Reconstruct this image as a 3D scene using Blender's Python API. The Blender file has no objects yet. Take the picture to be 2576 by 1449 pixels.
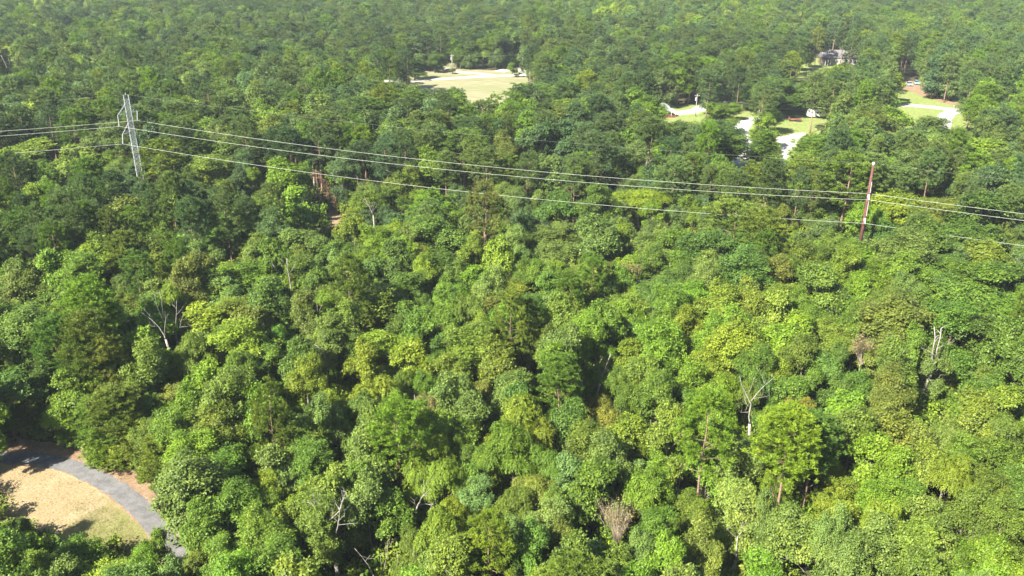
import bpy, math, random
import numpy as np
from mathutils import Vector, Matrix

R = random.Random(11)
NR = np.random.default_rng(11)
scene = bpy.context.scene
COL = scene.collection

# ------------------------------------------------------------------ camera, sky, sun, exposure
CAM_H = 62.0
F = 2160.0                       # focal length in units of a 2576 pixel wide picture
PITCH = math.radians(23.16)
cam_d = bpy.data.cameras.new("camera")
cam_d.sensor_width = 36.0
cam_d.lens = 36.0 * F / 2576.0
cam_d.clip_start = 0.5
cam_d.clip_end = 20000.0
cam = bpy.data.objects.new("camera", cam_d)
cam.location = (0, 0, CAM_H)
cam.rotation_euler = (math.radians(90) - PITCH, 0, 0)
COL.objects.link(cam)
scene.camera = cam

SUN_EL = math.radians(42)
SX, SY = -0.70, -0.714           # horizontal direction towards the sun: left of the camera and a little behind it
world = bpy.data.worlds.new("World")
scene.world = world
world.use_nodes = True
wn = world.node_tree
for n in list(wn.nodes):
    wn.nodes.remove(n)
wo = wn.nodes.new("ShaderNodeOutputWorld")
wb = wn.nodes.new("ShaderNodeBackground")
ws = wn.nodes.new("ShaderNodeTexSky")
ws.sky_type = 'NISHITA'
ws.sun_disc = False
ws.sun_elevation = SUN_EL
ws.sun_rotation = math.atan2(SX, SY)
ws.altitude = 100
wb.inputs["Strength"].default_value = 0.06
wn.links.new(ws.outputs[0], wb.inputs[0])
wn.links.new(wb.outputs[0], wo.inputs[0])

sun_d = bpy.data.lights.new("sun", 'SUN')
sun_d.energy = 5.0
sun_d.angle = math.radians(0.53)
sun_d.color = (1.0, 0.95, 0.84)
sun = bpy.data.objects.new("sun", sun_d)
to_sun = Vector((SX * math.cos(SUN_EL), SY * math.cos(SUN_EL), math.sin(SUN_EL)))
sun.rotation_euler = to_sun.to_track_quat('Z', 'Y').to_euler()
COL.objects.link(sun)

vs = scene.view_settings
vs.view_transform = 'Standard'
vs.look = 'None'
vs.gamma = 1.0
vs.use_curve_mapping = False
vs.exposure = 2.08
HAZE_DENSITY = 0.0001

cy = scene.cycles
cy.max_bounces = 6
cy.diffuse_bounces = 2
cy.glossy_bounces = 2
cy.transmission_bounces = 3
cy.volume_bounces = 1
cy.transparent_max_bounces = 4
cy.caustics_reflective = False
cy.caustics_refractive = False
cy.use_denoising = True
cy.denoiser = 'OPENIMAGEDENOISE'
cy.denoising_input_passes = 'RGB_ALBEDO_NORMAL'
cy.denoising_prefilter = 'ACCURATE'

# ------------------------------------------------------------------ picture geometry
CT, ST = math.cos(PITCH), math.sin(PITCH)
def ray(u, v):
    a, b = (u - 1288.0) / F, -(v - 724.5) / F
    return Vector((a, CT + b * ST, -ST + b * CT))
def at(u, v, z=0.0):
    """The point of the place at height z that lies behind picture position (u, v)."""
    d = ray(u, v)
    t = (z - CAM_H) / d.z
    return Vector((d.x * t, d.y * t, z))
def at_depth(u, v, y):
    d = ray(u, v)
    t = y / d.y
    return Vector((d.x * t, y, CAM_H + d.z * t))
def proj(x, y, z):
    dz = z - CAM_H
    fw = y * CT - dz * ST
    up = y * ST + dz * CT
    return 1288.0 + F * x / fw, 724.5 - F * up / fw, fw
def Z7(x, y): return (x / 4.04, 1090 + y / 4.04)          # enlarged views of the photograph -> picture
def Z2(x, y): return (x / 6.144 + 964, y / 6.144 + 117)
def Z3(x, y): return (x / 5.486 + 1610, y / 5.486 + 218)
def Z4(x, y): return (x / 5.486 + 2012.6, y / 5.486 + 109)
def inside(px, py, poly):
    c = False
    n = len(poly)
    j = n - 1
    for i in range(n):
        xi, yi = poly[i]
        xj, yj = poly[j]
        if (yi > py) != (yj > py) and px < (xj - xi) * (py - yi) / (yj - yi) + xi:
            c = not c
        j = i
    return c

# ------------------------------------------------------------------ materials
def new_mat(name):
    m = bpy.data.materials.new(name)
    m.use_nodes = True
    t = m.node_tree
    for n in list(t.nodes):
        t.nodes.remove(n)
    o = t.nodes.new("ShaderNodeOutputMaterial")
    return m, t, o

def simple_mat(name, col, rough=0.6, metal=0.0, noise=0.25, scale=3.0, col2=None, spec=0.4):
    m, t, o = new_mat(name)
    b = t.nodes.new("ShaderNodeBsdfPrincipled")
    b.inputs["Roughness"].default_value = rough
    b.inputs["Metallic"].default_value = metal
    b.inputs["Specular IOR Level"].default_value = spec
    tc = t.nodes.new("ShaderNodeTexCoord")
    nz = t.nodes.new("ShaderNodeTexNoise")
    nz.inputs["Scale"].default_value = scale
    nz.inputs["Detail"].default_value = 4
    rp = t.nodes.new("ShaderNodeValToRGB")
    a = [c * (1 - noise) for c in col]
    c2 = col2 if col2 else [min(1, c * (1 + noise)) for c in col]
    rp.color_ramp.elements[0].position = 0.3
    rp.color_ramp.elements[1].position = 0.7
    rp.color_ramp.elements[0].color = (*a, 1)
    rp.color_ramp.elements[1].color = (*c2, 1)
    t.links.new(tc.outputs["Object"], nz.inputs["Vector"])
    t.links.new(nz.outputs["Fac"], rp.inputs["Fac"])
    t.links.new(rp.outputs["Color"], b.inputs["Base Color"])
    t.links.new(b.outputs[0], o.inputs[0])
    return m

def leaf_mat(name, gloss=0.35, rough=0.5, trans=0.3, spread=0.5):
    """Leaves: the tree's own colour, varied per leaf and per spray, thin enough to let light through."""
    m, t, o = new_mat(name)
    N, L = t.nodes.new, t.links.new
    tint = N("ShaderNodeAttribute"); tint.attribute_type = 'INSTANCER'; tint.attribute_name = "tint"
    var = N("ShaderNodeAttribute"); var.attribute_type = 'GEOMETRY'; var.attribute_name = "tone"
    mr = N("ShaderNodeMapRange")
    mr.inputs["From Min"].default_value = 0; mr.inputs["From Max"].default_value = 1
    mr.inputs["To Min"].default_value = 1 - spread; mr.inputs["To Max"].default_value = 1 + spread
    L(var.outputs["Fac"], mr.inputs["Value"])
    mul = N("ShaderNodeVectorMath"); mul.operation = 'SCALE'
    L(tint.outputs["Vector"], mul.inputs[0]); L(mr.outputs[0], mul.inputs["Scale"])
    # the redder, yellower leaves
    sep = N("ShaderNodeSeparateXYZ"); L(mul.outputs[0], sep.inputs[0])
    yl = N("ShaderNodeMapRange")
    yl.inputs["From Min"].default_value = 0.55; yl.inputs["From Max"].default_value = 1.0
    yl.inputs["To Min"].default_value = 1.0; yl.inputs["To Max"].default_value = 1.22
    L(var.outputs["Fac"], yl.inputs["Value"])
    mx = N("ShaderNodeMath"); mx.operation = 'MULTIPLY'
    L(sep.outputs[0], mx.inputs[0]); L(yl.outputs[0], mx.inputs[1])
    cmb = N("ShaderNodeCombineXYZ")
    L(mx.outputs[0], cmb.inputs[0]); L(sep.outputs[1], cmb.inputs[1]); L(sep.outputs[2], cmb.inputs[2])
    b = N("ShaderNodeBsdfPrincipled")
    b.inputs["Roughness"].default_value = rough
    b.inputs["Specular IOR Level"].default_value = gloss
    L(cmb.outputs[0], b.inputs["Base Color"])
    tr = N("ShaderNodeBsdfTranslucent")
    tw = N("ShaderNodeVectorMath"); tw.operation = 'MULTIPLY'; tw.inputs[1].default_value = (1.25, 1.3, 0.6)
    L(cmb.outputs[0], tw.inputs[0]); L(tw.outputs[0], tr.inputs["Color"])
    mix = N("ShaderNodeMixShader"); mix.inputs[0].default_value = trans
    L(b.outputs[0], mix.inputs[1]); L(tr.outputs[0], mix.inputs[2])
    L(mix.outputs[0], o.inputs[0])
    return m

def ground_mat(name, cols, scales, rough=0.95, stretch=(1, 1, 1), bump=0.0):
    """cols: 4 colours; two noises of different scale pick among them."""
    m, t, o = new_mat(name)
    N, L = t.nodes.new, t.links.new
    geo = N("ShaderNodeNewGeometry")
    mp = N("ShaderNodeMapping"); mp.inputs["Scale"].default_value = stretch
    L(geo.outputs["Position"], mp.inputs["Vector"])
    outs = []
    for s, (p0, p1) in zip(scales, ((0.36, 0.62), (0.38, 0.62), (0.3, 0.7))):
        nz = N("ShaderNodeTexNoise"); nz.inputs["Scale"].default_value = s
        nz.inputs["Detail"].default_value = 6; nz.inputs["Roughness"].default_value = 0.62
        L(mp.outputs[0], nz.inputs["Vector"])
        rp = N("ShaderNodeMapRange"); rp.inputs["From Min"].default_value = p0; rp.inputs["From Max"].default_value = p1
        L(nz.outputs["Fac"], rp.inputs["Value"])
        outs.append(rp.outputs[0])
    def mix(f, a, b):
        n = N("ShaderNodeMix"); n.data_type = 'RGBA'
        L(f, n.inputs["Factor"])
        for s_, v_ in ((6, a), (7, b)):
            if isinstance(v_, tuple):
                n.inputs[s_].default_value = (*v_, 1)
            else:
                L(v_, n.inputs[s_])
        return n.outputs[2]
    ab = mix(outs[0], cols[0], cols[1])
    cd = mix(outs[0], cols[2], cols[3])
    mm = mix(outs[1], ab, cd)
    fin = N("ShaderNodeMix"); fin.data_type = 'RGBA'; fin.blend_type = 'MULTIPLY'; fin.inputs["Factor"].default_value = 1
    L(mm, fin.inputs[6])
    g = N("ShaderNodeMapRange"); g.inputs["To Min"].default_value = 0.68; g.inputs["To Max"].default_value = 1.3
    L(outs[2], g.inputs["Value"])
    cb = N("ShaderNodeCombineXYZ")
    for k in range(3):
        L(g.outputs[0], cb.inputs[k])
    L(cb.outputs[0], fin.inputs[7])
    b = N("ShaderNodeBsdfPrincipled"); b.inputs["Roughness"].default_value = rough
    b.inputs["Specular IOR Level"].default_value = 0.2
    L(fin.outputs[2], b.inputs["Base Color"])
    if bump:
        bp = N("ShaderNodeBump"); bp.inputs["Strength"].default_value = bump; bp.inputs["Distance"].default_value = 0.08
        L(outs[2], bp.inputs["Height"]); L(bp.outputs[0], b.inputs["Normal"])
    L(b.outputs[0], o.inputs[0])
    return m

M_LEAF = leaf_mat("broad_leaves", 0.22, 0.55, 0.20, 0.50)
M_NEEDLE = leaf_mat("pine_needles", 0.22, 0.55, 0.22, 0.48)
M_BARK = simple_mat("bark", (0.15, 0.115, 0.085), 0.9, noise=0.45, scale=4)
M_PALEBARK = simple_mat("pale_bark", (0.17, 0.15, 0.125), 0.9, noise=0.35, scale=4)
M_PINEBARK = simple_mat("pine_bark", (0.20, 0.125, 0.09), 0.9, noise=0.45, scale=5)
M_DEAD = simple_mat("bleached_wood", (0.22, 0.20, 0.17), 0.85, noise=0.45, scale=3)
M_TWIG = simple_mat("dry_twigs", (0.20, 0.165, 0.115), 0.9, noise=0.3, scale=3)
M_BROWN = simple_mat("dry_brown_stems", (0.26, 0.16, 0.11), 0.9, noise=0.4, scale=3)
M_STEEL = simple_mat("galvanised_steel", (0.36, 0.375, 0.40), 0.42, 0.35, noise=0.12, scale=2)
M_RUST = simple_mat("weathering_steel", (0.085, 0.030, 0.024), 0.75, 0.0, noise=0.35, scale=1.2)
M_WIRE = simple_mat("bright_aluminium", (0.40, 0.42, 0.35), 0.5, 0.1, noise=0.05, scale=1)
M_DULLWIRE = simple_mat("dull_steel_wire", (0.24, 0.28, 0.2), 0.5, 0.1, noise=0.05, scale=1)
M_PORC = simple_mat("white_polymer", (0.42, 0.42, 0.42), 0.35, noise=0.06)
M_WOODPOLE = simple_mat("grey_wood_pole", (0.26, 0.24, 0.21), 0.9, noise=0.25, scale=2)
M_WHITE = simple_mat("white_paint", (0.50, 0.50, 0.49), 0.4, noise=0.05)
M_ROOFW = simple_mat("white_metal_roof", (0.27, 0.275, 0.28), 0.45, noise=0.07)
M_SHINGLE = simple_mat("grey_shingles", (0.115, 0.105, 0.105), 0.9, noise=0.18, scale=4)
M_SIDING = simple_mat("pale_siding", (0.24, 0.22, 0.19), 0.8, noise=0.1)
M_BRICK = simple_mat("brown_brick_wall", (0.13, 0.085, 0.065), 0.9, noise=0.2, scale=6)
M_GLASS = simple_mat("dark_window_glass", (0.02, 0.025, 0.03), 0.12, noise=0.1, spec=0.6)
M_RED = simple_mat("red_brown_timber", (0.15, 0.05, 0.035), 0.8, noise=0.35, scale=2)
M_SILVER = simple_mat("silver_car_paint", (0.4, 0.41, 0.42), 0.3, 0.2, noise=0.04)
M_TEAL = simple_mat("teal_car_paint", (0.22, 0.42, 0.42), 0.3, 0.2, noise=0.05)
M_RUBBER = simple_mat("black_rubber", (0.02, 0.02, 0.02), 0.8, noise=0.2)
M_BLACK = simple_mat("dark_metal", (0.04, 0.04, 0.045), 0.6, noise=0.2)

M_FLOOR = ground_mat("forest_floor", ((0.035, 0.03, 0.018), (0.07, 0.055, 0.03), (0.03, 0.04, 0.014), (0.05, 0.06, 0.022)), (0.25, 0.06, 2.5))
M_STRAW = ground_mat("dry_lawn", ((0.263, 0.193, 0.11), (0.218, 0.166, 0.085), (0.162, 0.139, 0.058), (0.302, 0.233, 0.143)), (0.5, 0.14, 4.2), bump=0.5)
def lawn_blend():
    """the straw turf turns olive green with distance from its dry side, in ragged patches"""
    t = M_STRAW.node_tree
    N, L = t.nodes.new, t.links.new
    b = [n for n in t.nodes if n.type == 'BSDF_PRINCIPLED'][0]
    src = b.inputs["Base Color"].links[0].from_socket
    geo = [n for n in t.nodes if n.type == 'NEW_GEOMETRY'][0]
    c = at(*Z7(1230, 1080)); 
    d = N("ShaderNodeVectorMath"); d.operation = 'DISTANCE'; d.inputs[1].default_value = c
    L(geo.outputs["Position"], d.inputs[0])
    nz = N("ShaderNodeTexNoise"); nz.inputs["Scale"].default_value = 0.55; nz.inputs["Detail"].default_value = 8; nz.inputs["Roughness"].default_value = 0.7
    L(geo.outputs["Position"], nz.inputs["Vector"])
    m = N("ShaderNodeMath"); m.operation = 'MULTIPLY_ADD'; m.inputs[1].default_value = 14.0
    L(nz.outputs["Fac"], m.inputs[0]); L(d.outputs["Value"], m.inputs[2])
    r = N("ShaderNodeMapRange"); r.inputs["From Min"].default_value = 10.5; r.inputs["From Max"].default_value = 16.5
    r.inputs["To Min"].default_value = 1.0; r.inputs["To Max"].default_value = 0.0
    L(m.outputs[0], r.inputs["Value"])
    mul = N("ShaderNodeMix"); mul.data_type = 'RGBA'; mul.blend_type = 'MULTIPLY'
    mul.inputs[7].default_value = (0.62, 0.78, 0.50, 1)
    L(r.outputs[0], mul.inputs["Factor"]); L(src, mul.inputs[6]); L(mul.outputs[2], b.inputs["Base Color"])
lawn_blend()
M_DIRT = ground_mat("bare_dirt", ((0.215, 0.14, 0.088), (0.185, 0.115, 0.068), (0.25, 0.18, 0.115), (0.155, 0.115, 0.062)), (0.7, 0.25, 4.0), bump=0.4)
M_ASPHALT = ground_mat("worn_asphalt", ((0.1, 0.098, 0.097), (0.155, 0.15, 0.148), (0.085, 0.083, 0.082), (0.13, 0.127, 0.125)), (0.8, 0.3, 8.0), 0.85)
M_FIELD = ground_mat("mown_field", ((0.135, 0.155, 0.06), (0.2, 0.185, 0.1), (0.15, 0.165, 0.068), (0.215, 0.19, 0.115)), (0.05, 0.03, 0.5), stretch=(0.35, 1.6, 1))
M_GRASS = ground_mat("bright_lawn", ((0.142, 0.182, 0.046), (0.169, 0.203, 0.057), (0.189, 0.196, 0.068), (0.128, 0.169, 0.041)), (0.15, 0.05, 1.0))
M_GRAVEL = ground_mat("pale_gravel", ((0.36, 0.328, 0.288), (0.416, 0.384, 0.344), (0.312, 0.28, 0.24), (0.384, 0.352, 0.312)), (0.4, 0.12, 3.0))
M_CONCRETE = ground_mat("pale_road", ((0.312, 0.304, 0.29), (0.362, 0.352, 0.336), (0.283, 0.273, 0.258), (0.334, 0.326, 0.309)), (0.4, 0.12, 3.0))

# ------------------------------------------------------------------ mesh helpers
class MB:
    def __init__(s):
        s.v, s.f = [], []
    def box(s, c, size, rz=0.0, taper=1.0):
        cx, cy_, cz = c
        hx, hy, hz = size[0] / 2, size[1] / 2, size[2] / 2
        ca, sa = math.cos(rz), math.sin(rz)
        b = len(s.v)
        for z, k in ((-hz, 1.0), (hz, taper)):
            for x, y in ((-hx, -hy), (hx, -hy), (hx, hy), (-hx, hy)):
                x, y = x * k, y * k
                s.v.append((cx + x * ca - y * sa, cy_ + x * sa + y * ca, cz + z))
        s.f += [(b, b + 3, b + 2, b + 1), (b + 4, b + 5, b + 6, b + 7)]
        for i in range(4):
            j = (i + 1) % 4
            s.f.append((b + i, b + j, b + 4 + j, b + 4 + i))
        return s
    def tube(s, pts, rad, n=6, cap=True):
        pts = [Vector(p) for p in pts]
        b0 = len(s.v)
        u = None
        for i, p in enumerate(pts):
            a = pts[max(0, i - 1)]
            c = pts[min(len(pts) - 1, i + 1)]
            d = (c - a)
            d = d.normalized() if d.length > 1e-9 else Vector((0, 0, 1))
            if u is None:
                u = d.orthogonal().normalized()
            else:
                u = (u - d * u.dot(d))
                u = u.normalized() if u.length > 1e-6 else d.orthogonal().normalized()
            w = d.cross(u)
            r = rad[i] if hasattr(rad, '__len__') else rad
            for k in range(n):
                a_ = 2 * math.pi * k / n
                s.v.append(tuple(p + (u * math.cos(a_) + w * math.sin(a_)) * r))
        for i in range(len(pts) - 1):
            for k in range(n):
                k2 = (k + 1) % n
                s.f.append((b0 + i * n + k, b0 + i * n + k2, b0 + (i + 1) * n + k2, b0 + (i + 1) * n + k))
        if cap:
            s.f.append(tuple(b0 + k for k in reversed(range(n))))
            s.f.append(tuple(b0 + (len(pts) - 1) * n + k for k in range(n)))
        return s
    def poly(s, pts):
        b = len(s.v)
        s.v += [tuple(p) for p in pts]
        s.f.append(tuple(range(b, b + len(pts))))
        return s
    def prism(s, prof, y0, y1):
        """prof: (x, z) outline, extruded along y."""
        b, n = len(s.v), len(prof)
        for y in (y0, y1):
            s.v += [(x, y, z) for x, z in prof]
        for i in range(n):
            j = (i + 1) % n
            s.f.append((b + i, b + j, b + n + j, b + n + i))
        s.f.append(tuple(b + i for i in reversed(range(n))))
        s.f.append(tuple(b + n + i for i in range(n)))
        return s
    def mesh(s, name, m, smooth=False):
        me = bpy.data.meshes.new(name)
        me.from_pydata(s.v, [], s.f)
        me.materials.append(m)
        if smooth:
            me.polygons.foreach_set("use_smooth", [True] * len(me.polygons))
        me.update()
        return me
    def build(s, name, m, parent=None, smooth=False):
        return link(name, s.mesh(name, m, smooth), parent)

def link(name, data, parent=None):
    o = bpy.data.objects.new(name, data)
    COL.objects.link(o)
    if parent is not None:
        o.parent = parent
    return o
def tag(o, label=None, cat=None, group=None, kind=None):
    for k, v in (("label", label), ("category", cat), ("group", group), ("kind", kind)):
        if v:
            o[k] = v
    return o
def thing(name, label, cat, loc, rz=0.0, group=None):
    o = link(name, None)
    o.location = loc
    o.rotation_euler = (0, 0, rz)
    return tag(o, label, cat, group)

# ------------------------------------------------------------------ ground sheets
MB().poly([(-6000, -1500, 0), (6000, -1500, 0), (6000, 9000, 0), (-6000, 9000, 0)]).build("ground", M_FLOOR)["kind"] = "structure"

def smooth_outline(pts, rough=0.25, closed=True, step=1.0, seed=1):
    rr = random.Random(seed)
    out = []
    n = len(pts)
    for i in range(n if closed else n - 1):
        p0, p1, p2, p3 = (Vector(pts[(i + k) % n]) if closed else Vector(pts[min(max(i + k, 0), n - 1)]) for k in (-1, 0, 1, 2))
        m = max(2, int((p2 - p1).length / step))
        for q in range(m):
            t = q / m
            p = 0.5 * ((2 * p1) + (p2 - p0) * t + (2 * p0 - 5 * p1 + 4 * p2 - p3) * t * t + (3 * p1 - p0 - 3 * p2 + p3) * t ** 3)
            out.append(p + Vector((rr.gauss(0, rough), rr.gauss(0, rough), 0)))
    if not closed:
        out.append(Vector(pts[-1]))
    return out
def sheet(name, uvs, z, m, rough=0.25, step=1.0, seed=1):
    pts = smooth_outline([at(u, v, 0).to_3d() for u, v in uvs], rough, True, step, seed)
    o = MB().poly([(p.x, p.y, z) for p in pts]).build(name, m)
    o["kind"] = "structure"
    return o
def ribbon(name, uvs, width, z, m, rough=0.05, seed=1, step=1.0, thick=0.0):
    pts = smooth_outline([at(u, v, 0) for u, v in uvs], 0.0, False, step, seed)
    rr = random.Random(seed)
    b = MB()
    for i, p in enumerate(pts):
        d = (pts[min(i + 1, len(pts) - 1)] - pts[max(i - 1, 0)]).normalized()
        nrm = Vector((-d.y, d.x, 0))
        w = width / 2
        b.v.append(tuple(p + nrm * (w + rr.gauss(0, rough)) + Vector((0, 0, z))))
        b.v.append(tuple(p - nrm * (w + rr.gauss(0, rough)) + Vector((0, 0, z))))
        if i:
            k = 2 * i
            b.f.append((k - 2, k - 1, k + 1, k))
    o = b.build(name, m)
    o["kind"] = "structure"
    return o

# lower left: dry lawn inside a bend of a narrow asphalt drive
sheet("bare_verge", [Z7(*p) for p in ((-400, 60), (0, 40), (350, 60), (700, 120), (950, 220), (1250, 330), (1480, 470), (1640, 620), (1720, 800), (1850, 980), (2050, 1150), (2150, 1350), (1800, 1700), (1200, 1500), (600, 500), (-400, 330))], 0.004, M_DIRT, 0.25, 1.2, 3)
sheet("dry_lawn", [Z7(*p) for p in ((-500, 330), (200, 330), (550, 370), (760, 440), (960, 560), (1160, 690), (1300, 830), (1440, 980), (1560, 1140), (1650, 1300), (1700, 1480), (1600, 2200), (300, 2400), (-600, 1500))], 0.008, M_STRAW, 0.12, 0.8, 4)
ribbon("asphalt_drive", [Z7(*p) for p in ((-900, 330), (-350, 270), (100, 245), (380, 262), (640, 312), (850, 388), (1100, 515), (1340, 690), (1530, 870), (1680, 1050), (1800, 1230), (1880, 1400), (1950, 1700), (1990, 2100))], 2.4, 0.02, M_ASPHALT, 0.11, 6, 0.35)
# far clearing with a gravel track
sheet("mown_field", [Z2(*p) for p in ((-100, 470), (300, 440), (660, 380), (900, 330), (1000, 230), (1060, 225), (1150, 300), (1150, 345), (1500, 362), (1800, 362), (2150, 310), (2350, 330), (2450, 480), (2300, 800), (2000, 1500), (1300, 1500), (800, 1150), (300, 900), (-100, 640))], 0.004, M_FIELD, 0.4, 3, 7)
ribbon("gravel_track", [Z2(*p) for p in ((-200, 545), (220, 540), (480, 528), (720, 510), (1100, 488), (1500, 464), (1900, 452), (2250, 455), (2500, 450))], 5.0, 0.02, M_GRAVEL, 0.3, 8, 3)
ribbon("gravel_spur", [Z2(*p) for p in ((1720, 458), (1600, 432), (1400, 412), (1150, 392), (1020, 360), (960, 330))], 4.0, 0.03, M_GRAVEL, 0.3, 9, 3)
ribbon("gravel_bank", [Z2(*p) for p in ((1790, 392), (1900, 362), (2080, 360), (2250, 380))], 6.0, 0.035, M_GRAVEL, 0.3, 10, 3)
# right clearing
sheet("farm_lawn", [Z3(*p) for p in ((100, 250), (290, 230), (500, 255), (900, 235), (1300, 185), (1500, 180), (1900, 260), (2600, 300), (2700, 500), (2500, 900), (2300, 1500), (1100, 1600), (900, 1100), (500, 800), (100, 700))], 0.004, M_GRASS, 0.4, 3, 11)
ribbon("sandy_drive", [Z3(*p) for p in ((480, 372), (640, 355), (800, 322), (930, 272), (1100, 240), (1300, 215), (1480, 205))], 6.0, 0.02, M_GRAVEL, 0.3, 12, 2)
ribbon("paved_lane", [Z3(*p) for p in ((2050, 395), (1850, 410), (1620, 440), (1480, 490), (1400, 560), (1410, 650), (1460, 760), (1460, 880), (1400, 1010), (1340, 1130), (1280, 1300))], 5.2, 0.024, M_CONCRETE, 0.12, 13, 2)
sheet("gravel_yard", [Z3(*p) for p in ((1850, 700), (2000, 680), (2150, 650), (2300, 640), (2230, 740), (2140, 830), (2070, 900), (2060, 1040), (2040, 1200), (1940, 1190), (1935, 1000), (1950, 900), (1900, 800))], 0.028, M_GRAVEL, 0.3, 1.5, 14)
# upper right clearings
sheet("house_lawn", [Z4(*p) for p in ((-60, 225), (150, 205), (300, 205), (560, 225), (800, 225), (700, 330), (300, 420), (0, 480), (-80, 380))], 0.004, M_GRASS, 0.5, 4, 15)
sheet("roadside_lawn", [Z4(*p) for p in ((1100, 560), (1400, 540), (1700, 560), (1800, 640), (1950, 760), (2400, 860), (2600, 950), (2400, 1400), (1900, 1500), (1300, 1150), (1100, 800))], 0.004, M_GRASS, 0.4, 3, 16)
sheet("car_yard", [Z4(*p) for p in ((1240, 565), (1400, 560), (1460, 520), (1640, 520), (1760, 560), (1700, 680), (1640, 690), (1500, 660), (1380, 620))], 0.012, M_DIRT, 0.4, 2, 17)
ribbon("shaded_drive", [Z4(*p) for p in ((1560, 600), (1700, 700), (1900, 760), (2100, 830), (2300, 880))], 5.0, 0.016, M_DIRT, 0.3, 18, 2)
ribbon("sandy_road", [Z4(*p) for p in ((1200, 830), (1420, 850), (1650, 865), (1900, 890), (2100, 915), (2260, 925), (2600, 930))], 5.4, 0.02, M_GRAVEL, 0.3, 19, 2)
ribbon("curved_drive", [Z4(*p) for p in ((2230, 930), (2120, 945), (2040, 980), (1990, 1040), (1975, 1120), (1960, 1300))], 5.0, 0.026, M_CONCRETE, 0.15, 20, 1.5)
# corridor under the line: a bare patch of pink clay
sheet("clay_patch", ((826, 515), (846, 508), (856, 535), (860, 565), (848, 600), (832, 585), (824, 545)), 0.004, M_DIRT, 0.35, 1.5, 21)

# ------------------------------------------------------------------ leaf clouds
def cloud_mesh(name, P, D, Nn, ln, wd, tone, m):
    """One folded leaf (a rhombus) per row: P base point, D direction, Nn normal."""
    n = len(P)
    D = D / (np.linalg.norm(D, axis=1, keepdims=True) + 1e-9)
    S = np.cross(Nn, D)
    S /= (np.linalg.norm(S, axis=1, keepdims=True) + 1e-9)
    ln = ln[:, None]; wd = wd[:, None]
    V = np.empty((n, 4, 3), np.float32)
    V[:, 0] = P
    V[:, 1] = P + D * ln * 0.5 + S * wd * 0.5
    V[:, 2] = P + D * ln
    V[:, 3] = P + D * ln * 0.5 - S * wd * 0.5
    me = bpy.data.meshes.new(name)
    me.vertices.add(n * 4)
    me.vertices.foreach_set("co", V.reshape(-1))
    me.loops.add(n * 4)
    me.loops.foreach_set("vertex_index", np.arange(n * 4, dtype=np.int32))
    me.polygons.add(n)
    me.polygons.foreach_set("loop_start", np.arange(0, n * 4, 4, dtype=np.int32))
    me.polygons.foreach_set("loop_total", np.full(n, 4, np.int32))
    a = me.attributes.new("tone", 'FLOAT', 'FACE')
    a.data.foreach_set("value", np.clip(tone, 0, 1).astype(np.float32))
    me.materials.append(m)
    me.update()
    return me

def unit(a):
    return a / (np.linalg.norm(a, axis=-1, keepdims=True) + 1e-9)
def dirs(rng, n, zmin=-1.0):
    z = rng.uniform(zmin, 1, n)
    a = rng.uniform(0, 2 * np.pi, n)
    r = np.sqrt(1 - z * z)
    return np.stack([r * np.cos(a), r * np.sin(a), z], 1)

def broad_lobes(rng, n, r=3.0, zc=7.6, hz=4.2, flat=0.75, lump=1.0, boughs=5, spread=0.5):
    """Centres and radii of the leaf masses: they sit on a few overlapping boughs, so the outline is uneven."""
    a = np.arange(boughs) * 2.4 + rng.uniform(0, 6.28) + rng.normal(0, 0.35, boughs)
    off = r * spread * rng.uniform(0.55, 1.15, boughs)
    bc = np.stack([off * np.cos(a), off * np.sin(a), zc + rng.uniform(-0.62, 0.42, boughs) * hz], 1)
    bc = np.vstack([bc, [[rng.normal(0, .3), rng.normal(0, .3), zc + 0.28 * hz]]])
    br = np.append(r * rng.uniform(0.36, 0.58, boughs), r * rng.uniform(0.45, 0.6))
    w = br ** 2
    bi = rng.choice(len(bc), n, p=w / w.sum())
    d = unit(dirs(rng, n, -0.5) + unit(bc - np.array([0, 0, zc - 1.2]))[bi] * 0.55)
    k = rng.uniform(0.55, 1.08, n)
    c = bc[bi] + d * (br[bi] * k)[:, None] * np.array([1, 1, flat * hz / r])
    rad = rng.uniform(0.5, 1.2, n) * lump
    c = np.vstack([c, bc])
    rad = np.append(rad, np.minimum(br * 0.75, 1.3))
    return c, rad
def make_broad(seed, nl=34, sprays=40, leaves=12, ll=0.26, lump=1.0, r=3.0, zc=7.6, hz=4.2, flat=0.75, droop=0.0, shape=0.6, boughs=5, spread=0.5, soft=0.0):
    rng = np.random.default_rng(seed)
    c, rad = broad_lobes(rng, nl, r, zc, hz, flat, lump, boughs, spread)
    nl = len(c)
    per = np.maximum(5, (sprays * rad ** 2).astype(int))
    li = np.repeat(np.arange(nl), per)
    d = dirs(rng, len(li), -0.75)
    mid = np.array([0, 0, zc - 1.8])
    out = unit(c[li] - mid)
    d = unit(d + out * 0.5)
    ns = len(li)
    sp = c[li] + d * (rad[li] * rng.uniform(0.66, 1.12, ns))[:, None]
    stone = rng.normal(0.5, 0.15, ns) + rng.normal(0, 0.12, nl)[li]
    k = np.repeat(np.arange(ns), leaves)
    n = len(k)
    off = rng.normal(0, 0.17, (n, 3)); off[:, 2] *= 0.7
    P = sp[k] + off
    nrm = unit(d[k] * 0.5 + out[k] * (0.2 + soft) + np.array([0, 0, 0.5]) + rng.normal(0, 0.42 - 0.2 * soft, (n, 3)))
    dd = unit(d[k] * 0.5 + rng.normal(0, 0.7, (n, 3)) + np.array([0, 0, -droop]))
    dd = unit(dd - nrm * (dd * nrm).sum(1, keepdims=True))
    ln = rng.uniform(0.6, 1.3, n) * ll
    tone = stone[k] + rng.normal(0, 0.15, n)
    me = cloud_mesh("crown", P, dd, nrm, ln, ln * shape, tone, M_LEAF)
    return me, c, rad

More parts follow.
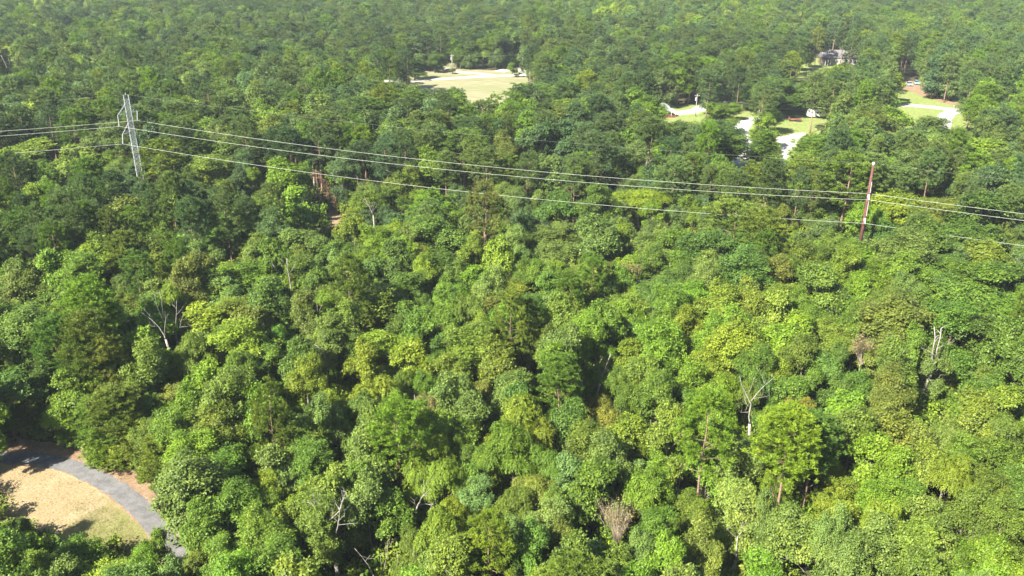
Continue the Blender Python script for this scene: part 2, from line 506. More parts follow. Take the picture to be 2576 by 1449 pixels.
def make_willow(seed, strands=1000, leaves=13, r=3.0, zc=7.4, hz=4.3):
    rng = np.random.default_rng(seed)
    c, rad = broad_lobes(rng, 30, r, zc, hz, 0.78, 0.95)
    w = rad ** 2 / (rad ** 2).sum()
    li = rng.choice(len(c), strands, p=w)
    d = unit(dirs(rng, strands, -0.2) + unit(c[li] - np.array([0, 0, zc - 1.5])) * 0.6)
    sp = c[li] + d * (rad[li] * rng.uniform(0.8, 1.08, strands))[:, None]
    L = rng.uniform(0.45, 1.15, strands)
    k = np.repeat(np.arange(strands), leaves)
    n = len(k)
    t = np.tile(np.linspace(0, 1, leaves), strands)
    h = d.copy(); h[:, 2] = np.minimum(h[:, 2], 0.35)
    P = sp[k] + h[k] * (t * L[k] * 0.55)[:, None]
    P[:, 2] -= (t ** 1.6) * L[k] * 0.8
    P += rng.normal(0, 0.05, (n, 3))
    dd = unit(h[k] * 0.7 + np.array([0, 0, -0.75]) + rng.normal(0, 0.45, (n, 3)))
    nrm = unit(d[k] + np.array([0, 0, 0.55]) + rng.normal(0, 0.4, (n, 3)))
    nrm = unit(nrm - dd * (dd * nrm).sum(1, keepdims=True))
    ln = rng.uniform(0.17, 0.31, n)
    tone = rng.normal(0.5, 0.16, strands)[k] + rng.normal(0, 0.13, n)
    return cloud_mesh("crown", P, dd, nrm, ln, ln * 0.32, tone, M_LEAF), c, rad

def make_pine(seed, nb=58, tufts=6, needles=34, r=2.7, z0=8.0, z1=15.2, cone=False, nl=0.34, nw=0.16):
    """Loblolly habit: needle tufts bunched into separate puffs at the branch ends, gaps between them."""
    rng = np.random.default_rng(seed)
    t = rng.uniform(0, 1, nb) ** (0.9 if cone else 0.72)
    z = z0 + (z1 - z0) * t
    env = (1 - t) * 0.95 + 0.06 if cone else np.sqrt(np.clip(1 - ((t - 0.38) / 0.66) ** 2, 0.02, 1))
    a = np.arange(nb) * 2.39996 + rng.normal(0, 0.5, nb)
    rr = r * env * rng.uniform(0.55, 1.08, nb)
    c = np.stack([rr * np.cos(a), rr * np.sin(a), z + rr * 0.12 + rng.normal(0, 0.15, nb)], 1)
    c = np.vstack([c, [[0, 0, z1 + 0.25]]])
    nb += 1
    bi = np.repeat(np.arange(nb), tufts)
    off = rng.normal(0, 0.42, (len(bi), 3)); off[:, 2] = off[:, 2] * 0.55 + 0.05
    tc = c[bi] + off
    nt = len(bi)
    ttone = rng.normal(0.5, 0.12, nb)[bi] + rng.normal(0, 0.12, nt)
    k = np.repeat(np.arange(nt), needles)
    n = len(k)
    od = unit(c * np.array([1, 1, 0]) + 1e-4)
    dd = unit(dirs(rng, n, -0.35) + od[bi][k] * 0.3 + np.array([0, 0, 0.35]))
    nrm = unit(np.cross(dd, rng.normal(0, 1, (n, 3))))
    nrm = np.where((nrm[:, 2:3] < 0), -nrm, nrm)
    P = tc[k] + rng.normal(0, 0.06, (n, 3))
    ln = rng.uniform(0.75, 1.2, n) * nl
    tone = ttone[k] + rng.normal(0, 0.13, n)
    return cloud_mesh("crown", P, dd, nrm, ln, np.full(n, nl * nw), tone, M_NEEDLE), c, None

def trunk_mesh(seed, c, rad, height, mat, r0=0.2, fork=0.42, limbs=9, thin=0.6, z_branch=None):
    """Tapered trunk with limbs that reach into the leaf masses."""
    rr = random.Random(seed)
    b = MB()
    top = height * 0.86
    pts = [Vector((0, 0, -0.3))]
    n = 6
    wob = Vector((0, 0, 0))
    for i in range(1, n + 1):
        wob += Vector((rr.gauss(0, 0.10), rr.gauss(0, 0.10), 0))
        pts.append(Vector((wob.x, wob.y, top * i / n)))
    b.tube(pts, [r0 * (1.25 - 0.2 * 0)] + [r0 * (1 - 0.85 * (i / n)) for i in range(1, n + 1)], 7)
    idx = list(range(len(c)))
    rr.shuffle(idx)
    for q in idx[:limbs]:
        e = Vector([float(x) for x in c[q]])
        zs = z_branch(e) if z_branch else max(height * 0.22, e.z - 1.2 - math.hypot(e.x, e.y) * fork * 1.6)
        f = min(0.98, max(0.02, zs / top)) * n
        i = min(n - 1, int(f))
        s = pts[i].lerp(pts[i + 1], f - i)
        mid = s.lerp(e, 0.5) + Vector((rr.gauss(0, 0.15), rr.gauss(0, 0.15), -0.12))
        rs = r0 * (1 - 0.85 * f / n) * thin
        e2 = e + (e - mid) * 0.18
        b.tube([s, mid, e, e2], [rs, rs * 0.65, rs * 0.35, rs * 0.12], 5, False)
        for _ in range(2):
            p = e + Vector((rr.gauss(0, 0.5), rr.gauss(0, 0.5), rr.uniform(-0.1, 0.6)))
            b.tube([mid.lerp(e, rr.uniform(0.3, 0.9)), p], [rs * 0.35, rs * 0.1], 4, False)
    return b.mesh("trunk", mat, True)

PROTO = {}
def add_proto(kind, crown, trunk, width, height):
    PROTO.setdefault(kind, []).append((crown, trunk, width, height))
def measure(me):
    co = np.empty(len(me.vertices) * 3, np.float32)
    me.vertices.foreach_get("co", co)
    co = co.reshape(-1, 3)
    w = np.percentile(np.hypot(co[:, 0], co[:, 1]), 95) * 2
    return float(w), float(np.percentile(co[:, 2], 99.5)), float(np.percentile(co[:, 2], 3))
for s in range(14):
    k = s % 5
    me, c, rad = make_broad(100 + s, nl=(62, 50, 78, 54, 70)[k], sprays=(46, 44, 56, 42, 52)[k], leaves=(13, 12, 14, 11, 14)[k], ll=(0.22, 0.26, 0.19, 0.28, 0.20)[k],
                            lump=(0.80, 0.95, 0.66, 0.85, 0.74)[k], flat=(0.8, 0.72, 0.86, 0.78, 0.82)[k], shape=(0.62, 0.7, 0.55, 0.75, 0.6)[k],
                            boughs=(6, 5, 8, 4, 7)[k], spread=(0.46, 0.52, 0.46, 0.56, 0.5)[k], zc=(6.6, 7.0, 6.2, 7.2, 6.4)[k], hz=(5.2, 4.8, 5.4, 4.8, 5.4)[k])
    w, h, _ = measure(me)
    add_proto("broadleaf", me, trunk_mesh(500 + s, c, rad, h, M_PALEBARK if k in (1, 3) else M_BARK, 0.19, limbs=14), w, h)
for s in range(4):
    me, c, rad = make_willow(200 + s, 1700, 14)
    w, h, _ = measure(me)
    add_proto("willow", me, trunk_mesh(540 + s, c, rad, h, M_PALEBARK, 0.17), w, h)
for s in range(6):
    me, c, _ = make_pine(300 + s, nb=(80, 70, 92)[s % 3], tufts=7, needles=36, nw=0.2, r=(2.7, 2.9, 2.5)[s % 3], z0=(7.4, 6.4, 8.2)[s % 3])
    w, h, _ = measure(me)
    add_proto("pine", me, trunk_mesh(560 + s, c, None, h, M_PINEBARK, 0.2, limbs=22, thin=0.35, z_branch=lambda e: e.z - 0.6), w, h)
for s in range(3):
    me, c, _ = make_pine(330 + s, nb=120, tufts=6, needles=30, nw=0.2, r=2.3, z0=1.6, z1=9.5, cone=True)
    w, h, _ = measure(me)
    add_proto("young_pine", me, trunk_mesh(580 + s, c, None, h, M_PINEBARK, 0.12, limbs=22, thin=0.35, z_branch=lambda e: e.z - 0.4), w, h)

# turf and litter on the open ground at the lower left: fine, countless
def ground_points(rng, poly_uv, n, z):
    pts_ = [at(*q) for q in poly_uv]
    poly_ = [(p.x, p.y) for p in pts_]
    x0, x1 = min(p[0] for p in poly_), max(p[0] for p in poly_)
    y0, y1 = min(p[1] for p in poly_), max(p[1] for p in poly_)
    out = []
    while len(out) < n:
        x, y = rng.uniform(x0, x1), rng.uniform(y0, y1)
        if inside(x, y, poly_):
            out.append((x, y, z))
    return np.array(out)
def litter(name, polys, n, z, ln, wd, upright, tint, seed):
    g = np.random.default_rng(seed)
    P = np.vstack([ground_points(g, [Z7(*p) for p in q], n, z) for q in polys])
    c = P[g.integers(0, len(P), max(8, len(P) // 14))]                       # gathered in patches
    half = len(P) // 2
    P[:half, :2] = c[g.integers(0, len(c), half), :2] + g.normal(0, 0.28, (half, 2))
    m = len(P)
    if upright:
        dd = unit(g.normal(0, 0.55, (m, 3)) + [0, 0, 0.8])
        nn = unit(g.normal(0, 1, (m, 3)))
    else:
        dd = unit(g.normal(0, 1, (m, 3)) * [1, 1, 0.15])
        nn = unit(g.normal(0, 0.25, (m, 3)) + [0, 0, 1])
    dd[:, 2] = np.abs(dd[:, 2])
    L_ = g.uniform(0.6, 1.3, m) * ln
    o = link(name, cloud_mesh(name, P, dd, nn, L_, np.full(m, wd), g.normal(.5, .22, m), M_LEAF))
    o["tint"] = list(tint); o["kind"] = "stuff"
    return o
TURF = [((-200, 420), (540, 390), (760, 460), (960, 580), (1160, 710), (1300, 850), (1440, 1000), (1560, 1160), (1640, 1330), (1560, 1700), (500, 1700), (-200, 1200))]
litter("dry_grass", TURF, 9000, 0.01, 0.17, 0.03, True, (0.25, 0.195, 0.10), 41)
litter("green_grass", [((700, 700), (960, 690), (1250, 850), (1500, 1180), (1600, 1400), (1300, 1700), (700, 1600), (900, 1000))], 6000, 0.01, 0.15, 0.03, True, (0.13, 0.14, 0.045), 42)
litter("leaf_litter", [((0, 60), (700, 120), (1250, 330), (1640, 620), (1850, 980), (2000, 1200), (1880, 1200), (1700, 900), (1420, 600), (1100, 410), (700, 240), (0, 200))], 1300, 0.03, 0.11, 0.07, False, (0.20, 0.135, 0.075), 43)

# ------------------------------------------------------------------ the trees of the photograph
TINT = {
    "mid": (0.0802, 0.1406, 0.0129),
    "olive": (0.0962, 0.1438, 0.0154),
    "yellow": (0.1281, 0.1828, 0.0129),
    "bright": (0.0976, 0.1703, 0.0113),
    "dark": (0.0599, 0.1063, 0.0122),
    "blue": (0.0685, 0.125, 0.017),
    "pale": (0.1136, 0.1734, 0.0301),
    "mint": (0.1034, 0.1734, 0.0383),
    "brown": (0.1077, 0.1406, 0.0187),
    "orange": (0.128, 0.142, 0.018),
    "pinegreen": (0.052, 0.094, 0.024),
    "farblue": (0.062, 0.108, 0.032),
    "farmid": (0.078, 0.124, 0.026),
    "tan": (0.155, 0.155, 0.05),
    "grey": (0.0932, 0.1406, 0.0236),
}
WORD = {
    "mid": "mid-green", "olive": "olive-green", "yellow": "yellow-green", "bright": "bright green", "dark": "dark green", "blue": "deep green",
    "pale": "pale green", "mint": "pale minty green", "brown": "dull olive", "orange": "yellowish olive", "pinegreen": "dark pine-green", "farblue": "cool green", "farmid": "medium green", "tan": "tan-tinged", "grey": "soft green",
}
B, P_, W_, Y_ = "broadleaf", "pine", "willow", "young_pine"
# per ninth of the photograph: centre x, centre y and width of each crown in its 2576 pixel enlargement, colour, kind
CROWNS = {
(0, 0): ((250,1200,350,"olive",B),(600,1250,350,"olive",B),(1000,1350,320,"yellow",B),(1200,1190,300,"yellow",P_),(1400,1300,300,"olive",P_),(1600,1300,350,"olive",B),
  (850,1270,250,"mid",B),(90,1300,260,"mid",B),(1760,1210,260,"dark",B),(2140,1370,260,"bright",B),(400,1330,300,"mid",B),(1500,1120,220,"dark",P_)),
(1, 0): ((300,1050,320,"grey",B),(600,940,350,"dark",B),(930,1130,350,"blue",P_),(1290,1250,400,"brown",B),(560,1130,260,"yellow",B),(700,1290,300,"mid",B),(1700,870,280,"yellow",B),
  (940,920,230,"bright",P_),(1590,1060,420,"pale",B),(2150,1260,290,"bright",B),(1940,1060,460,"dark",B),(1450,720,420,"dark",P_),(830,700,350,"dark",B),(1250,920,260,"olive",B),
  (1560,1280,300,"mid",B),(1800,1280,300,"mid",B),(60,1080,260,"dark",B),(250,1420,240,"yellow",B),(440,1400,240,"olive",B),(1000,1380,260,"olive",P_),(130,1180,220,"mid",B),
  (480,790,330,"dark",P_),(180,850,330,"dark",P_),(2050,780,420,"mid",B),(2280,860,320,"bright",B),(1130,800,260,"mid",B)),
(2, 0): ((200,1060,480,"dark",B),(430,980,260,"grey",B),(630,945,260,"bright",B),(300,850,270,"mid",B),(600,1160,260,"mid",Y_),(1050,1150,440,"mid",P_),(2150,1180,440,"bright",B),
  (1900,990,420,"grey",B),(1300,720,480,"bright",B),(720,680,420,"dark",B),(1060,640,320,"grey",B),(1450,930,360,"bright",B),(1700,1150,380,"mid",P_),(900,1290,320,"olive",P_),
  (1250,1340,320,"mid",P_),(600,1370,340,"olive",P_),(300,1330,300,"mid",B),(2330,1320,320,"olive",B),(1900,1350,320,"mid",B),(1520,1330,280,"bright",B),(1060,900,300,"mid",B),(2280,870,340,"dark",B)),
(0, 1): ((230,430,330,"mid",B),(210,280,260,"mid",P_),(60,560,180,"dark",B),(150,130,280,"yellow",B),(480,180,330,"grey",B),(690,170,300,"olive",B),(500,430,220,"pale",B),(1060,90,430,"dark",B),
  (1010,230,300,"brown",B),(1250,190,260,"dark",B),(1400,200,230,"yellow",B),(1620,160,320,"grey",B),(1930,190,300,"yellow",B),(2170,140,320,"bright",B),(960,350,230,"bright",B),
  (1200,370,230,"mid",B),(1500,470,420,"blue",B),(1700,350,260,"mid",B),(1930,470,300,"olive",B),(2260,420,330,"grey",B),(700,560,300,"yellow",B),(1180,550,340,"olive",B),(950,480,250,"olive",P_),
  (620,680,320,"mid",B),(1050,620,210,"blue",P_),(560,820,340,"mid",B),(720,830,330,"bright",P_),(200,760,260,"brown",B),(80,850,260,"blue",B),(1450,700,300,"brown",B),(1600,780,350,"olive",B),
  (1880,720,350,"mid",B),(2010,860,340,"blue",B),(2330,660,300,"olive",B),(1200,830,300,"pale",B),(1560,1010,380,"yellow",B),(1800,960,380,"olive",B),(1850,1220,420,"yellow",B),(1560,1240,380,"olive",B),
  (2330,950,440,"brown",B),(2450,1190,330,"grey",B),(2130,1110,160,"bright",B),(200,1100,400,"blue",B),(430,1000,330,"bright",B),(700,1130,300,"olive",P_),(910,1050,280,"mid",B),
  (250,1310,350,"dark",B),(600,1290,250,"olive",P_),(800,1290,250,"brown",P_),(1060,1250,300,"bright",B),(1150,1120,260,"bright",B),(1300,1370,260,"bright",B),(2300,1350,300,"dark",B),(2120,1320,250,"mid",B),
  (70,1050,260,"dark",B),(450,1180,280,"mid",B),(380,640,240,"olive",B)),
(1, 1): ((90,330,230,"yellow",B),(200,100,250,"mid",B),(420,80,220,"dark",B),(700,120,330,"bright",P_),(1330,170,280,"olive",B),(1650,150,300,"dark",B),(1950,110,300,"dark",B),
  (2250,90,380,"yellow",W_),(2120,230,230,"olive",W_),(1860,230,220,"dark",B),(250,400,300,"bright",B),(400,350,260,"yellow",B),(760,370,420,"blue",B),(700,600,460,"dark",B),(540,760,350,"dark",B),
  (1000,470,250,"yellow",B),(1190,570,320,"yellow",B),(1060,740,230,"bright",B),(1640,380,430,"grey",B),(1950,400,380,"grey",B),(1420,600,250,"blue",B),(1590,690,240,"yellow",B),(1880,690,380,"brown",B),
  (1840,870,350,"brown",B),(2300,450,330,"pale",B),(2350,800,400,"blue",B),(2510,640,260,"mid",B),(230,640,220,"blue",B),(60,700,200,"olive",B),(270,880,450,"olive",B),(550,1000,260,"mid",B),
  (820,850,220,"bright",B),(780,960,190,"bright",B),(980,950,260,"olive",W_),(1150,960,200,"orange",B),(1290,830,260,"olive",B),(1540,930,330,"mint",B),(1440,1110,300,"pale",B),(1650,1290,400,"grey",B),
  (1950,1090,330,"mid",B),(2150,990,260,"bright",B),(2260,1150,250,"mid",B),(1020,1240,420,"olive",B),(1210,1330,330,"olive",B),(640,1110,330,"mid",B),(730,1240,260,"dark",B),(420,1120,260,"dark",B),
  (310,1230,430,"yellow",B),(190,1330,280,"yellow",B),(560,1330,280,"yellow",B),(830,1240,210,"orange",B),(40,1250,220,"dark",B),(2110,1300,300,"dark",B),(2400,1240,340,"bright",B),(2360,1390,260,"mid",B),
  (1640,560,260,"grey",B),(1330,420,220,"mid",B),(2480,900,280,"mid",B),(420,560,260,"blue",B)),
(2, 1): ((380,230,420,"olive",P_),(760,170,430,"olive",P_),(960,310,330,"bright",P_),(600,330,380,"olive",P_),(100,270,260,"bright",B),(1150,160,250,"grey",Y_),(1560,140,320,"yellow",B),(1400,240,250,"bright",B),
  (1490,330,250,"dark",B),(1850,200,400,"brown",W_),(2250,220,400,"dark",B),(2480,540,230,"dark",B),(1800,400,380,"dark",B),(2120,380,320,"dark",B),(180,470,380,"blue",B),(480,480,370,"blue",B),
  (160,640,350,"pale",B),(470,650,350,"blue",B),(1230,500,500,"bright",B),(1630,500,390,"grey",B),(1930,640,350,"blue",B),(2250,560,340,"olive",B),(2340,720,430,"mid",B),(2100,720,380,"mid",B),
  (1750,640,320,"mid",B),(830,560,290,"olive",B),(700,660,280,"orange",B),(1030,760,350,"olive",B),(800,850,350,"olive",B),(1640,790,230,"orange",B),(1300,800,250,"bright",B),(1330,970,220,"mid",B),
  (1420,690,280,"bright",B),(120,880,350,"bright",B),(450,880,300,"olive",B),(680,960,300,"olive",B),(900,950,260,"mid",B),(1640,1010,430,"brown",B),(1480,1180,250,"brown",B),(2100,930,430,"mid",B),
  (2400,960,350,"mid",B),(2240,1150,380,"dark",B),(2020,1080,300,"mid",B),(90,1240,260,"bright",B),(370,1200,340,"yellow",B),(760,1210,360,"bright",B),(640,1370,280,"yellow",B),(890,1110,250,"bright",B),
  (1110,1150,300,"olive",B),(1070,1370,250,"blue",B),(1290,1270,260,"mid",B),(1590,1350,420,"olive",B),(1800,1300,280,"brown",B),(2420,1230,300,"dark",B),(230,1380,250,"yellow",B)),
(0, 2): ((110,90,300,"blue",B),(70,260,250,"dark",P_),(600,90,260,"bright",B),(760,240,300,"mid",P_),(490,220,250,"bright",B),(900,190,320,"olive",P_),(1170,330,240,"mid",Y_),(1010,440,300,"olive",Y_),
  (560,340,210,"bright",Y_),(800,480,240,"bright",Y_),(1300,400,300,"mid",B),(1210,600,260,"olive",Y_),(1390,220,300,"bright",B),(1720,180,400,"olive",B),(1850,330,330,"olive",B),(1620,440,340,"olive",B),
  (2020,280,340,"bright",B),(1440,600,340,"bright",B),(1520,800,400,"grey",B),(1740,720,360,"mid",B),(1760,1000,380,"mid",B),(1390,900,260,"bright",B),(1370,1130,260,"mid",B),(2090,680,300,"pale",B),
  (2000,840,220,"yellow",B),(2170,770,220,"pale",B),(2260,440,380,"olive",B),(2410,620,300,"mid",B),(2260,1010,290,"yellow",B),(1900,1210,350,"mid",B),(2120,1260,330,"mid",B),(1690,1350,320,"mid",B),
  (1500,1390,220,"olive",B),(2390,1370,300,"mid",B),(1300,180,220,"orange",B),(1580,1130,320,"mid",B),(1960,1020,260,"mid",B),
  (40,1040,210,"dark",B),(180,1120,130,"dark",B),(340,1180,270,"bright",B),(110,1320,290,"bright",B),(640,1230,160,"bright",B),(610,1370,270,"bright",B),(850,1420,240,"olive",B),(1130,1300,210,"bright",B),
  (330,1410,250,"mid",B),(1080,1440,230,"bright",B)),
(1, 2): ((250,130,400,"yellow",W_),(330,330,360,"olive",W_),(130,300,300,"olive",W_),(710,240,230,"tan",W_),(560,420,190,"tan",W_),(760,380,210,"tan",W_),(900,150,260,"yellow",B),(1090,140,210,"orange",B),
  (1270,140,300,"grey",B),(1330,340,430,"yellow",W_),(1510,470,280,"yellow",W_),(1300,590,420,"bright",W_),(1520,680,320,"mid",W_),(1680,350,290,"blue",B),(1950,220,190,"orange",B),(2000,380,220,"orange",B),
  (2110,150,300,"mid",B),(2350,110,340,"mid",B),(2480,360,300,"mid",W_),(2190,420,290,"yellow",B),(1850,480,250,"mid",B),(690,600,300,"yellow",W_),(560,760,330,"yellow",W_),(760,740,330,"yellow",W_),
  (200,600,340,"pale",B),(120,750,290,"mid",B),(210,900,340,"grey",B),(1000,920,240,"mint",B),(1050,1060,190,"mint",B),(1450,870,290,"brown",W_),(1310,1010,280,"olive",W_),(1750,760,300,"mint",B),
  (2000,640,340,"pale",B),(2300,780,220,"mint",B),(1600,800,220,"pale",B),(1530,1110,320,"mint",B),(1690,970,240,"mint",B),(570,1080,340,"yellow",W_),(830,1050,330,"yellow",W_),(760,1240,340,"yellow",W_),
  (540,1270,280,"olive",W_),(170,1200,300,"grey",B),(350,1010,280,"mid",B),(1300,1270,310,"pale",B),(1190,1240,170,"pale",B),(1620,1270,300,"brown",W_),(1870,1200,250,"mint",B),(1820,1370,300,"mint",B),
  (700,1370,260,"pale",B),(900,1390,260,"yellow",B),(2370,1150,300,"mid",B),(2250,1340,290,"pale",B),(2430,990,250,"pale",B),(1100,1180,230,"brown",B),(900,560,240,"mid",B),(1060,700,240,"mid",B),(350,1380,280,"grey",B),(2480,1390,260,"mid",B)),
(2, 2): ((80,200,260,"mid",B),(260,110,250,"bright",B),(620,200,290,"dark",B),(800,150,290,"mid",B),(900,280,240,"orange",B),(1150,130,260,"blue",B),(1250,290,300,"bright",B),(1300,450,290,"mid",B),
  (1550,130,340,"brown",B),(1590,400,340,"brown",B),(1850,110,250,"orange",B),(2050,150,290,"olive",B),(2200,300,340,"olive",B),(2430,250,290,"yellow",B),(2350,440,280,"olive",W_),(420,320,300,"yellow",W_),
  (620,390,300,"yellow",W_),(860,520,380,"yellow",W_),(720,680,340,"yellow",W_),(1000,640,260,"olive",W_),(1130,760,200,"yellow",B),(1130,920,270,"yellow",B),(120,430,260,"bright",B),(330,480,210,"bright",B),
  (480,650,290,"pale",B),(360,740,280,"pale",B),(190,700,260,"bright",B),(340,870,290,"pale",B),(460,1010,330,"pale",B),(610,1110,330,"pale",B),(1390,640,320,"bright",B),(1600,680,330,"bright",B),
  (1650,890,250,"mid",B),(1370,1000,320,"bright",B),(1220,1090,280,"yellow",B),(1600,1000,290,"bright",B),(1740,1060,240,"bright",B),(2040,500,340,"brown",W_),(2200,620,380,"olive",W_),(2000,800,320,"yellow",W_),
  (2240,850,260,"olive",B),(2150,980,290,"olive",B),(790,1140,360,"grey",B),(1060,1210,330,"pale",B),(1320,1240,400,"pale",B),(900,1350,300,"mid",B),(1160,1370,330,"pale",B),(1850,1190,340,"brown",B),
  (1640,1290,330,"olive",B),(150,1240,330,"brown",B),(70,1010,240,"olive",B),(2400,1070,290,"olive",B),(2090,1390,240,"bright",B),(2450,680,270,"mid",B),(300,1390,300,"mid",B),(1830,680,280,"olive",B),(2480,850,250,"dark",B)),
}
H0 = {B: (9.5, 15.0), P_: (14.0, 20.0), W_: (8.5, 12.5), Y_: (7.0, 10.0)}
ZC = {B: 0.66, P_: 0.74, W_: 0.66, Y_: 0.5}
# ground that shows in the photograph: nothing may stand in front of it
OPEN = [
    [Z7(*p) for p in ((-50, 60), (0, 80), (300, 90), (560, 60), (700, 140), (870, 170), (880, 300), (1010, 340), (1200, 390), (1300, 400), (1480, 500), (1620, 560), (1650, 720), (1640, 830), (1690, 960), (1700, 1110), (1950, 1130), (1970, 1230), (1780, 1350), (1700, 1300), (1600, 1120), (1440, 1130), (1380, 1300), (1250, 1250), (1230, 1100), (1050, 1150), (940, 1100), (880, 1010), (770, 1050), (760, 1160), (640, 1080), (500, 1050), (430, 960), (310, 890), (170, 860), (80, 700), (-50, 700))],
    [Z2(*p) for p in ((150, 480), (300, 480), (660, 410), (930, 330), (1000, 250), (1060, 240), (1130, 300), (1130, 360), (1500, 372), (1800, 370), (2150, 330), (2250, 400), (2180, 470), (1950, 560), (1900, 640), (1900, 740), (1650, 760), (1450, 850), (1300, 680), (1000, 560), (750, 560), (640, 630), (540, 540), (170, 540))],
    [Z3(*p) for p in ((280, 215), (430, 215), (480, 285), (900, 240), (900, 420), (700, 420), (480, 470), (300, 520))],
    [Z3(*p) for p in ((1340, 250), (1490, 240), (1540, 400), (1620, 430), (1480, 600), (1470, 690), (1330, 640), (1330, 500))],
    [Z3(*p) for p in ((1480, 740), (1540, 740), (1500, 900), (1480, 1000), (1420, 1120), (1290, 1120), (1290, 980), (1470, 880))],
    [Z3(*p) for p in ((1950, 420), (2300, 440), (2200, 680), (2080, 860), (2040, 970), (2030, 1150), (1950, 1140), (1930, 960), (1960, 870), (1870, 740), (2000, 600))],
    [Z3(*p) for p in ((1920, 300), (2000, 200), (2060, 210), (2040, 300), (2320, 310), (2540, 310), (2540, 400), (2380, 430), (2280, 430))],
    [Z4(*p) for p in ((30, 240), (290, 230), (290, 290), (150, 320), (40, 400))],
    [Z4(*p) for p in ((290, 120), (660, 120), (780, 170), (680, 225), (560, 200), (400, 240), (380, 300), (300, 300))],
    [Z4(*p) for p in ((1380, 600), (1460, 480), (1650, 460), (1640, 580), (1610, 690), (1880, 800), (2250, 880), (2220, 1090), (1920, 1060), (1720, 970), (1430, 880), (1400, 700))],
    [(832, 530), (848, 526), (856, 545), (854, 562), (838, 562)],
]
OPEN_BOX = [(min(p[0] for p in q), min(p[1] for p in q), max(p[0] for p in q), max(p[1] for p in q)) for q in OPEN]
# bare and dead wood, traced on the photograph and stood up at its own distance
def ZD(x, y): return ((x / 2.5156) / 1.19255, (576 + y / 2.5156) / 1.19255)
def ZE(x, y): return ((1024 + x / 2.5156) / 1.19255, (576 + y / 2.5156) / 1.19255)
def ZF(x, y): return ((2048 + x / 2.5156) / 1.19255, (576 + y / 2.5156) / 1.19255)
def ZA(x, y): return ((x / 2.5156) / 1.19255, (y / 2.5156) / 1.19255)
def ZG(x, y): return ((x / 2.5156) / 1.19255, (1152 + y / 2.5156) / 1.19255)
def ZH(x, y): return ((1024 + x / 2.5156) / 1.19255, (1152 + y / 2.5156) / 1.19255)
def ZI(x, y): return ((2048 + x / 2.5156) / 1.19255, (1152 + y / 2.5156) / 1.19255)
def ZY(x, y): return ((900 + x / 5.5725) / 1.19255, (1440 + y / 5.5725) / 1.19255)
def ZV(x, y): return ((800 + x / 6.0375) / 1.19255, (460 + y / 6.0375) / 1.19255)
